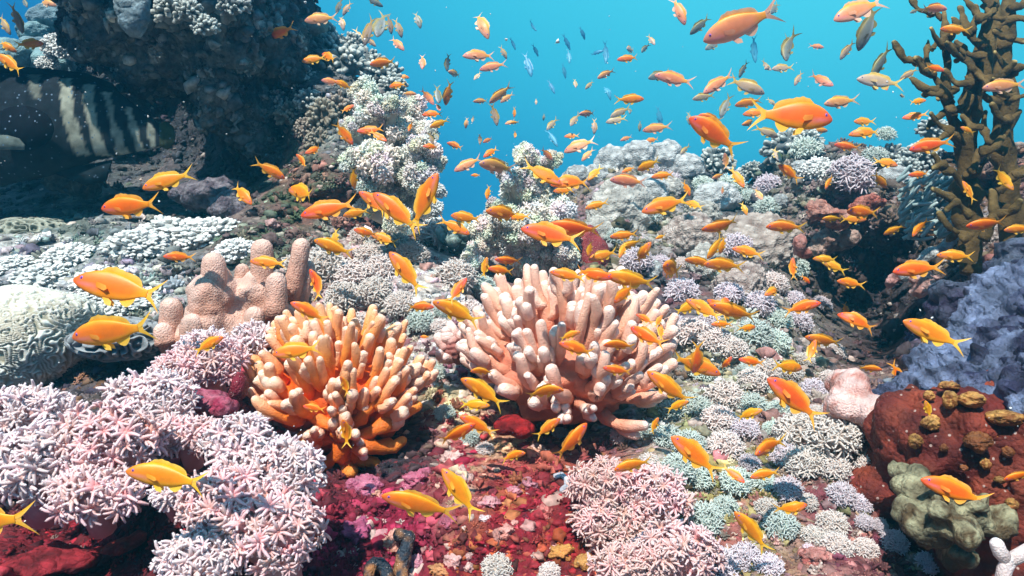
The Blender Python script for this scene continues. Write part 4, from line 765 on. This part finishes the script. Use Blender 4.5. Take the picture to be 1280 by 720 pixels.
    sheet(([(-.28, 0, .034), (-.30, 0, 0), (-.28, 0, -.034)], [(-.355, 0, .055), (-.345, 0, 0), (-.355, 0, -.055)]), fin, edge)
    for sd in (-1, 1):
        ve, te = ico(2); ec = np.array([.405, sd * (wid(.405) - .007), .016]); f = np.linalg.norm((ve * (1, 0, 1)), axis=1)
        ce = np.where((f < .58)[:, None], (.008, .006, .02), (.36, .12, .55) if tone in 'oryq' else (.25, .22, .3)); mb.add(ve * (.0185, .0105, .0185) + ec, t=te, c=ce)
    V, T, Q, C = mb.arrays(); xq = V[:, 0]; t = np.clip((.18 - xq) / .68, 0, 1.2); off = bend * t ** 1.9; ang = bend * 1.9 * t ** .9 / .68
    V2 = V.copy(); V2[:, 1] += off; V2[:, 0] += np.abs(bend) * .35 * t ** 2 - V[:, 1] * np.sin(ang) * .6
    t2 = np.clip((xq - .15) / .35, 0, 1); V2[:, 1] += bend * .25 * t2 ** 1.5
    return MB().add(V2, T, Q, C).mesh('anthias_fish', M_fish)
BENDS = [0, .10, -.10, .24, -.24, .42]
FMESH = {t: [fish_mesh(t, b, i) for i, b in enumerate(BENDS)] for t in TONE}

# x, y, length px, heading degrees (0 = +x, 90 = up), tone, [yaw degrees]
FISH = """57 3 26 -15 q;31 3 15 -60 g;21 22 30 -88 p;5 30 28 -60 p;7 57 26 -30 o;36 55 34 5 o;14 80 40 145 o;347 11 22 180 o;394 11 18 -80 q;402 23 42 184 q;424 7 20 -115 g;434 10 20 -125 p;427 27 22 -75 p;467 2 22 -20 g;476 30 40 -98 g 35;487 30 22 -80 p;498 34 24 -70 p;522 24 24 -70 g;461 38 34 -115 p;448 45 24 -65 p;463 52 18 -40 p;496 54 26 -45 q;352 40 34 190 o;382 44 22 190 o;427 47 14 -90 p;393 74 30 190 o;411 71 24 145 o;480 78 34 183 o;462 94 14 200 o 55;414 102 24 170 q;430 106 22 160 o;503 96 16 0 o;497 106 22 185 o;511 117 18 0 q;528 77 22 -85 q 30;559 77 22 -95 g;569 92 14 180 q 55;534 120 26 -50 q;547 118 26 -80 g;560 116 26 -110 y 40;541 142 26 182 o;550 154 26 200 y;548 134 12 -60 q;513 158 14 -110 o;539 173 15 -70 p;545 170 13 -60 g;434 136 18 30 o;429 166 32 -50 o;465 163 34 185 o;472 170 26 -30 o;601 28 44 -66 q;600 69 40 185 q;629 65 18 -60 p;617 83 34 190 q;597 95 14 -130 p;602 126 20 180 q;626 117 34 215 q;634 122 20 215 q;618 142 28 -75 p;583 153 14 -100 q;591 149 9 -100 p;600 173 14 -90 p;610 175 13 200 q;638 153 14 200 q;570 182 22 160 o;
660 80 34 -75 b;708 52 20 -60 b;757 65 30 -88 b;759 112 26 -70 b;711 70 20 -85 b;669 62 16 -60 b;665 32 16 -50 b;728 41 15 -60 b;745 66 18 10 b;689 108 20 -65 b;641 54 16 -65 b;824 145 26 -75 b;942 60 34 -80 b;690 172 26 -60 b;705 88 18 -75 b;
848 12 40 -68 q;876 31 32 220 g;928 30 92 199 q;892 56 26 210 g;814 50 16 -60 p;806 60 16 230 g;788 62 14 200 p 60;786 73 26 180 o;824 94 30 200 g;844 99 50 168 q;758 92 24 205 q;719 104 13 -85 p;737 106 15 225 p;786 124 36 3 o;776 140 28 205 p;787 137 11 -90 g;771 150 26 190 p;800 157 14 -95 g;822 160 32 182 q;670 127 8 -90 p;680 146 9 -100 g;690 155 21 230 p;718 150 21 235 p;735 142 22 190 q;743 157 20 -90 p;715 170 18 180 y;726 181 42 200 q;783 173 16 200 q;643 140 13 -90 y;643 153 13 190 y;644 168 10 -90 y;815 175 18 190 y;898 104 46 213 q;929 86 22 -115 g;931 107 48 -25 p;880 121 28 190 p;907 132 32 245 g;957 82 18 -50 p;861 147 18 -85 g;889 148 30 162 o;894 168 72 145 r;936 128 28 185 o;945 141 28 180 y;938 153 22 200 y;958 165 34 -18 p;
968 10 24 230 g;1075 12 66 200 q;1085 34 50 255 g 25;984 58 46 248 g 25;982 55 28 250 g;979 85 28 185 p;961 85 12 200 p;1020 58 18 -10 q;1059 62 26 235 p;998 98 20 240 p;1025 100 32 -30 q;1101 77 46 240 g;1101 102 58 173 p;1105 105 18 -90 o 40;1137 92 22 210 p;1128 120 11 180 p 40;1052 127 44 187 q;988 144 100 -4 r;1146 127 22 10 o;1145 145 28 185 o;1081 152 28 180 o;1084 165 40 185 o;1025 163 22 0 y;1167 85 24 -15 o;1195 37 30 165 y;1165 10 32 -5 q;1143 14 13 200 g;1256 107 50 184 q;1210 163 18 150 o;1164 181 50 190 r;964 127 14 -40 p;
211 225 64 197 o;164 257 78 183 o;302 242 38 -42 o;154 361 120 168 o;142 414 110 187 r;225 321 32 178 o;336 212 40 -28 o;394 187 24 200 o;379 202 24 130 o;442 222 24 -95 y;379 241 44 162 o;412 261 70 192 o;446 266 34 190 y;470 255 48 142 r;497 266 76 140 r;530 253 74 65 r;458 291 32 165 r;482 299 36 160 o;418 309 52 160 y;419 296 24 -95 y;336 328 44 175 y;508 341 64 128 r;397 357 42 110 r;540 183 20 180 o;614 190 22 215 o;622 208 42 175 q;586 205 38 205 q;595 219 12 180 y;610 240 18 -100 y;583 272 38 170 o;567 283 42 -25 y;632 267 44 173 o;606 335 26 80 y;627 338 32 170 o;637 326 34 175 o;
677 217 54 -27 o;716 227 52 185 o;706 238 26 180 o;683 192 20 -40 q;735 193 22 225 q;744 216 26 225 y;787 226 44 172 q;786 212 18 200 y;811 206 26 200 y;830 219 28 185 y;858 235 20 -60 y;833 256 62 195 r;868 256 20 150 y 45;747 256 30 195 y;691 294 76 167 r;720 286 68 172 r;650 271 24 185 y;781 294 34 185 y;789 305 30 200 y;779 312 22 240 y;803 318 32 60 o;755 319 38 195 o;737 310 20 -100 y;826 296 14 200 y;840 336 34 165 o;711 344 44 168 o;740 343 48 -10 o;790 350 64 168 o;904 282 50 192 r;895 308 36 235 y;903 306 22 260 y;876 327 36 170 o;906 331 50 176 o;936 315 38 165 o;921 221 30 -60 y;907 202 20 100 q;898 220 18 200 q;948 243 16 -70 q 40;930 260 18 -70 y;903 237 10 -90 q;856 187 18 225 p;
971 193 20 -80 p 40;987 216 34 145 o;1060 183 28 165 o;1107 203 32 -10 y;1100 225 28 -35 y;1150 218 22 180 o;1252 222 38 -50 y;1211 240 30 120 y;1036 227 20 240 y;983 283 46 178 r;1079 265 44 178 o;1066 274 30 0 y;1041 273 24 180 y;1033 324 28 175 y;1043 333 32 150 y;1118 287 20 210 y 40;1150 283 28 235 y;1235 280 48 185 o;1274 286 34 183 o;1196 320 40 175 y;1148 336 62 185 o;1064 354 36 170 o;991 337 28 90 o;1007 349 16 -40 o;968 363 28 200 y;
260 431 40 30 o;372 438 58 188 o;387 390 48 150 r;432 482 26 110 o;393 510 28 170 o;433 541 36 95 o;524 383 34 0 r;573 390 64 155 o;571 364 38 55 r;531 421 12 180 o;604 463 30 180 o;606 490 64 148 o;592 506 38 0 y;598 532 48 150 o;570 543 52 30 o;711 419 28 20 o;722 436 46 160 o;776 430 40 180 o;810 421 42 150 o;807 399 24 150 o;823 402 18 60 o;826 415 22 90 y;781 366 32 225 o;773 463 36 170 r;679 488 48 8 o;838 486 66 142 o;846 507 28 30 y;868 455 64 -20 r;871 447 40 -90 r 30;907 456 22 60 o;941 452 32 170 o;935 518 30 30 y;881 387 48 150 o;857 385 36 20 y;902 386 42 150 o;919 390 62 163 o;908 382 24 65 r;934 410 24 5 o;903 405 26 180 y;
1001 384 42 17 o;1057 386 18 -60 y 30;1074 402 46 155 o;1031 426 46 168 o;1014 441 32 70 y;984 458 44 -8 o;994 500 84 140 r;1086 460 28 -5 o;1122 467 36 -60 o;1168 418 80 155 o;1220 396 42 172 o;1270 382 38 160 r;1160 512 24 110 y;213 596 102 170 o;-22 651 128 182 y;527 631 96 165 o;575 616 70 125 o;714 553 58 50 o;684 535 38 38 r;641 569 32 20 o;792 580 48 195 o;870 570 74 140 o;916 592 28 -35 o;941 664 62 130 o;961 557 48 192 r;957 592 36 195 o;988 636 44 12 o;1195 614 82 160 o;1274 594 34 200 o;1233 544 20 180 y;818 532 22 70 o""".replace('\n', '')
fl = []
for s in FISH.split(';'):
    q = s.split()
    if len(q) >= 5: fl.append((float(q[0]), float(q[1]), float(q[2]), float(q[3]), q[4], float(q[5]) if len(q) > 5 else None))
fd = depth(np.array([f[0] for f in fl]), np.array([f[1] for f in fl])); used = []
for i, (x, y, Lp, hd, tone, yaw) in enumerate(fl):
    over = y > crest(x) - 12; size = {'b': .30, 'g': .075}.get(tone, .078 if Lp < 45 else .085); d = F * size / Lp
    if tone == 'b': d = min(max(d, 7.0), 12.5)
    if over or (60 < x < 340 and y < 260): d = min(d, fd[i] - .24 - .3 * Lp / F)
    if x > 1120 and 0 < y < 330: d = min(d, 1.35 + .1 * rng.random())
    if 410 < x < 560 and 100 < y < 290: d = min(d, 1.62)
    if 580 < x < 740 and 170 < y < 350: d = min(d, 1.62)
    if 290 < x < 560 and 370 < y < 560: d = min(d, 1.02)
    if 560 < x < 855 and 335 < y < 540: d = min(d, 1.04)
    if x < 420 and y > 420: d = min(d, .80)
    if 720 < x < 1010 and 180 < y < 400: d = min(d, 1.62)
    d = min(d, 3.4) if tone != 'b' else d
    for (ux, uy, ud) in used:       # neighbours keep clear of each other in depth
        if abs(ux - x) < Lp * .5 and abs(uy - y) < Lp * .35 and abs(ud - d) < .04: d = ud - .05
    used.append((x, y, d))
    yw = math.radians(yaw if yaw is not None else rng.normal(0, 16 if Lp < 50 else 6)) * (1 if i % 2 else -1); th = math.radians(hd)
    ln = 1.07 * Lp * d / F / max(.55, math.cos(yw))
    h = np.array([math.cos(th) * math.cos(yw), math.sin(yw), math.sin(th) * math.cos(yw)]); sg = 1 if math.cos(th) > 0 else -1
    u = np.array([-math.sin(th) * sg, 0, math.cos(th) * sg]) + np.array([0, rng.normal(-.15, .22), 0]); sidev = unit(np.cross(u, h)); u = np.cross(h, sidev)
    k = int(rng.choice(len(BENDS), p=[.26, .22, .22, .13, .13, .04])) if Lp < 60 else int(rng.choice([0, 1, 2] if Lp < 70 else [0, 0, 1]))
    o = bpy.data.objects.new('anthias_fish', FMESH[tone][k]); COL.objects.link(o); c = P(x, y, d)
    o.matrix_world = Matrix([[h[0], sidev[0], u[0], c[0]], [h[1], sidev[1], u[1], c[1]], [h[2], sidev[2], u[2], c[2]], [0, 0, 0, 1]]) @ Matrix.Diagonal((ln, ln * rng.uniform(.9, 1.1), (.7 if tone == 'b' else 1) * ln * rng.uniform(1.0, 1.14) * (1.14 if tone in 'rq' and Lp > 58 and y < 200 else 1), 1))
    sz = 'tiny' if Lp < 18 else 'small' if Lp < 32 else 'mid-sized' if Lp < 52 else 'large'
    if abs(math.sin(th)) > .85: hw = 'nose up' if math.sin(th) > 0 else 'nose down'
    else: hw = 'facing the cave' if math.cos(th) < 0 else 'facing the sponge'
    later(o, x, y, f'{sz} {TWORD[tone]} fish {hw}', 'fish', Lp, 'far fish fading into the blue water' if tone == 'b' else 'orange fish swarming over the reef')

# the striped grouper under the overhang
def grouper():
    d = 2.08; k = d / F; x0, x1 = 205., -230.
    px = np.linspace(x0, x1, 150); s = (x0 - px) / (x0 - x1)
    topy = np.interp(px, [-230, -180, -100, 0, 60, 110, 150, 180, 195, 205], [175, 140, 104, 92, 94, 100, 116, 140, 152, 156]); boty = np.interp(px, [-230, -180, -100, 0, 60, 120, 160, 180, 195, 205], [185, 215, 235, 232, 220, 200, 192, 188, 184, 182])
    cyy = (topy + boty) / 2; hh = (boty - topy) / 2; wd = np.minimum(hh * .5, 34) * np.clip(s * 6 + .15, 0, 1); seg = 64; a = np.linspace(0, 2 * math.pi, seg, endpoint=False)
    base = P(60, 160, d); PX = np.repeat(px, seg); PY = (cyy[:, None] - hh[:, None] * np.sin(a)[None]).ravel(); DY = (wd[:, None] * np.cos(a)[None]).ravel() * k
    v = P(PX, PY, d) + np.stack([0 * DY, DY, 0 * DY], -1) - base
    n = len(px); i = np.arange(n - 1)[:, None] * seg; j = np.arange(seg)[None]; kk = (j + 1) % seg
    c = np.tile(np.array([.012, .018, .024]), (len(v), 1)); wob = 3 * fbm(np.stack([PX / 9, PY / 9, PX * 0], -1), 2, 3)
    for (xt, yt, xb, yb, wt, wb, dim) in [(88,104,112,196,6,8,1),(117,112,134,196,5,7,1),(140,122,158,196,3,6,1),(165,140,178,196,3.5,5,1),(188,158,193,190,3,3.5,.9),(50,98,66,132,7,4,.45),(-20,92,-5,160,9,9,.8),(-80,100,-65,180,9,9,.7)]:
        t = np.clip((PY - yt) / (yb - yt), 0, 1); xc = xt + (xb - xt) * t ** .7; ww = wt + (wb - wt) * t
        m = np.clip((ww + .7 * wob - np.abs(PX - xc)) / 1.1 + .5, 0, 1) * (PY > yt - 4) * (PY < yb); c = mix(c, np.array([.24, .26, .21]), m * dim)
    mb = MB().add(v, q=np.stack([i + j, i + kk, i + seg + kk, i + seg + j], -1).reshape(-1, 4), c=c)
    def sheet(pts, col, th=.004, dd=0):
        q = np.array([P(x, y, d + dd) for x, y in pts]) - base; m = len(q); ct = q.mean(0); V = np.concatenate([q - (0, th, 0), q + (0, th, 0), [ct - (0, th * 1.05, 0), ct + (0, th, 0)]]); T = []
        for a_ in range(m): b_ = (a_ + 1) % m; T += [(a_, b_, 2 * m), (m + b_, m + a_, 2 * m + 1), (b_, a_, m + a_), (b_, m + a_, m + b_)]
        mb.add(V, t=T, c=col)
    sheet([(200,155),(208,152),(216,158),(219,168),(217,180),(209,187),(200,183)], (.05, .06, .03)); sheet([(-120,106),(-60,84),(0,82),(60,86),(110,92),(140,104),(150,116),(100,104),(0,98)], (.012, .018, .02)); sheet([(60,214),(110,206),(140,200),(132,226),(108,232)], (.012, .02, .025))
    ang = np.linspace(0, 2 * math.pi, 28, endpoint=False); wv = -.125
    sheet([(27 + 40 * math.cos(t), 161 + 29 * math.sin(t)) for t in ang], (.004, .006, .010), .002, wv + .008)
    sheet([(-60,168),(10,169),(24,173),(31,181),(30,187),(-60,188)], (.09, .115, .105), .002, wv + .002)
    o = mb.build('grouper', M_grouper); o.location = base; tag(o, 'big dark spotted grouper with pale tail bars lurking under the rock overhang', 'fish')
grouper()
lumps_thing('cave_rock', 'pale mottled rock lying under the belly of the grouper', 'rock', [(92,222,2.3,34,20,.08),(108,236,2.28,18,14,.06),(70,212,2.35,30,12,.06)], M_reef, (.06, .08, .08), (.2, .2, .16), .01, .015)
lumps_thing('cave_rock', 'mauve rock with pale fringe sloping down from the cave mouth', 'rock', [(265,242,2.15,48,20,.08),(290,262,2.05,24,20,.08)], M_reef, (.1, .08, .1), (.22, .2, .22), .01, .015)

# ------------------------------------------------------------------ the water itself
def haze():
    x0, x1, y0, y1, z0, z1 = -8.2, 8.2, -2.4, 15.0, -1.6, 3.6
    v = [(x, y, z) for z in (z0, z1) for y in (y0, y1) for x in (x0, x1)]
    q = [(0, 2, 3, 1), (4, 5, 7, 6), (0, 1, 5, 4), (2, 6, 7, 3), (0, 4, 6, 2), (1, 3, 7, 5)]
    m = bpy.data.materials.new('water_haze'); m.use_nodes = True; N = m.node_tree.nodes; N.clear(); o_ = N.new('ShaderNodeOutputMaterial'); pv = N.new('ShaderNodeVolumePrincipled')
    pv.inputs['Color'].default_value = (.05, .45, .70, 1); pv.inputs['Density'].default_value = .066; pv.inputs['Anisotropy'].default_value = .75
    m.node_tree.links.new(pv.outputs[0], o_.inputs['Volume'])
    o = MB().add(v, q=q).build('haze', m, smooth=False); o['kind'] = 'stuff'
haze()

def particles():
    n = 700; mb = MB(); d = rng.uniform(.5, 3.2, n); p = P(rng.uniform(-200, 1480, n), rng.uniform(-100, 820, n), d)
    mb.scatter(granule(3), p, basis(rng.normal(size=(n, 3))), .0007 * np.exp(rng.normal(0, .5, n)) * np.clip(d, .6, 2), np.tile([.7, .72, .7], (n, 1)))
    o = mb.build('drifting_particles', M_growth); o['kind'] = 'stuff'
particles()

# ------------------------------------------------------------------ labels that single each thing out
MARKS = [('the striped grouper', 100, 150, 110, 60), ('the dark overhang', 250, 50, 120, 70), ('the tall tree coral', 490, 190, 65, 90), ('the lower tree coral', 655, 265, 72, 80), ('the orange finger coral', 425, 475, 120, 85), ('the pink finger coral', 705, 430, 140, 90),
         ('the boulder corals', 840, 260, 120, 75), ('the fire coral', 1220, 120, 60, 150), ('the purple sponge', 1220, 420, 70, 70), ('the pulsing coral bank', 170, 560, 170, 90), ('the pillar coral', 295, 370, 80, 75), ('the brain coral', 40, 425, 70, 60), ('the crimson rock', 590, 630, 130, 70), ('the dark hollow', 1080, 390, 60, 80),
         ('the red knobbed wall', 1210, 590, 70, 80), ('the dark outcrop', 420, 110, 50, 70), ('the white tufted ledge', 480, 350, 70, 40), ('the salmon sponges', 1040, 285, 50, 35), ('the rose pulsing corals', 800, 655, 80, 60), ('the lilac tuft slope', 1030, 610, 90, 80), ('the cream rubble', 920, 470, 70, 50), ('the white ledge coral', 220, 305, 70, 30), ('the crest mound', 1040, 200, 70, 40)]
def where(x, y):
    best = min(MARKS, key=lambda m: math.hypot((x - m[1]) / m[3], (y - m[2]) / m[4])); dx, dy = (x - best[1]) / best[3], (y - best[2]) / best[4]; r = math.hypot(dx, dy)
    if r < .95: return 'before ' + best[0], best
    if abs(dy) > abs(dx): return ('above ' if dy < 0 else 'below ') + best[0], best
    return 'beside ' + best[0], best
ORD = ['', 'second ', 'third ', 'fourth ', 'fifth ', 'sixth ', 'seventh ', 'eighth ', 'ninth ', 'tenth ', 'eleventh ', 'twelfth ', 'thirteenth ', 'fourteenth ', 'fifteenth ', 'sixteenth ']
groups = {}
for (o, x, y, wd, sz) in THINGS:
    pl, mk = where(x, y); ow = y < crest(x) - 10 and not (430 < x < 555 and y > 110)
    if o.name.startswith('anthias') and ow and pl.startswith(('above', 'beside')): pl = 'in open water ' + pl
    elif not o.name.startswith('anthias'): pl = pl.replace('before', 'on')
    groups.setdefault(wd + ', ' + pl, []).append((o, x, y, sz))
for key, it in groups.items():
    if len(it) == 1: it[0][0]['label'] = key; continue
    it.sort(key=lambda t: t[2]); n = len(it)
    for i, t in enumerate(it):
        if n == 2: sfx = ('upper', 'lower')[i] + ' one'
        elif i <= n // 2: sfx = ORD[i] + 'highest'
        else: sfx = ORD[n - 1 - i] + 'lowest'
        t[0]['label'] = key.replace('in open water ', 'in blue ') + ', ' + sfx
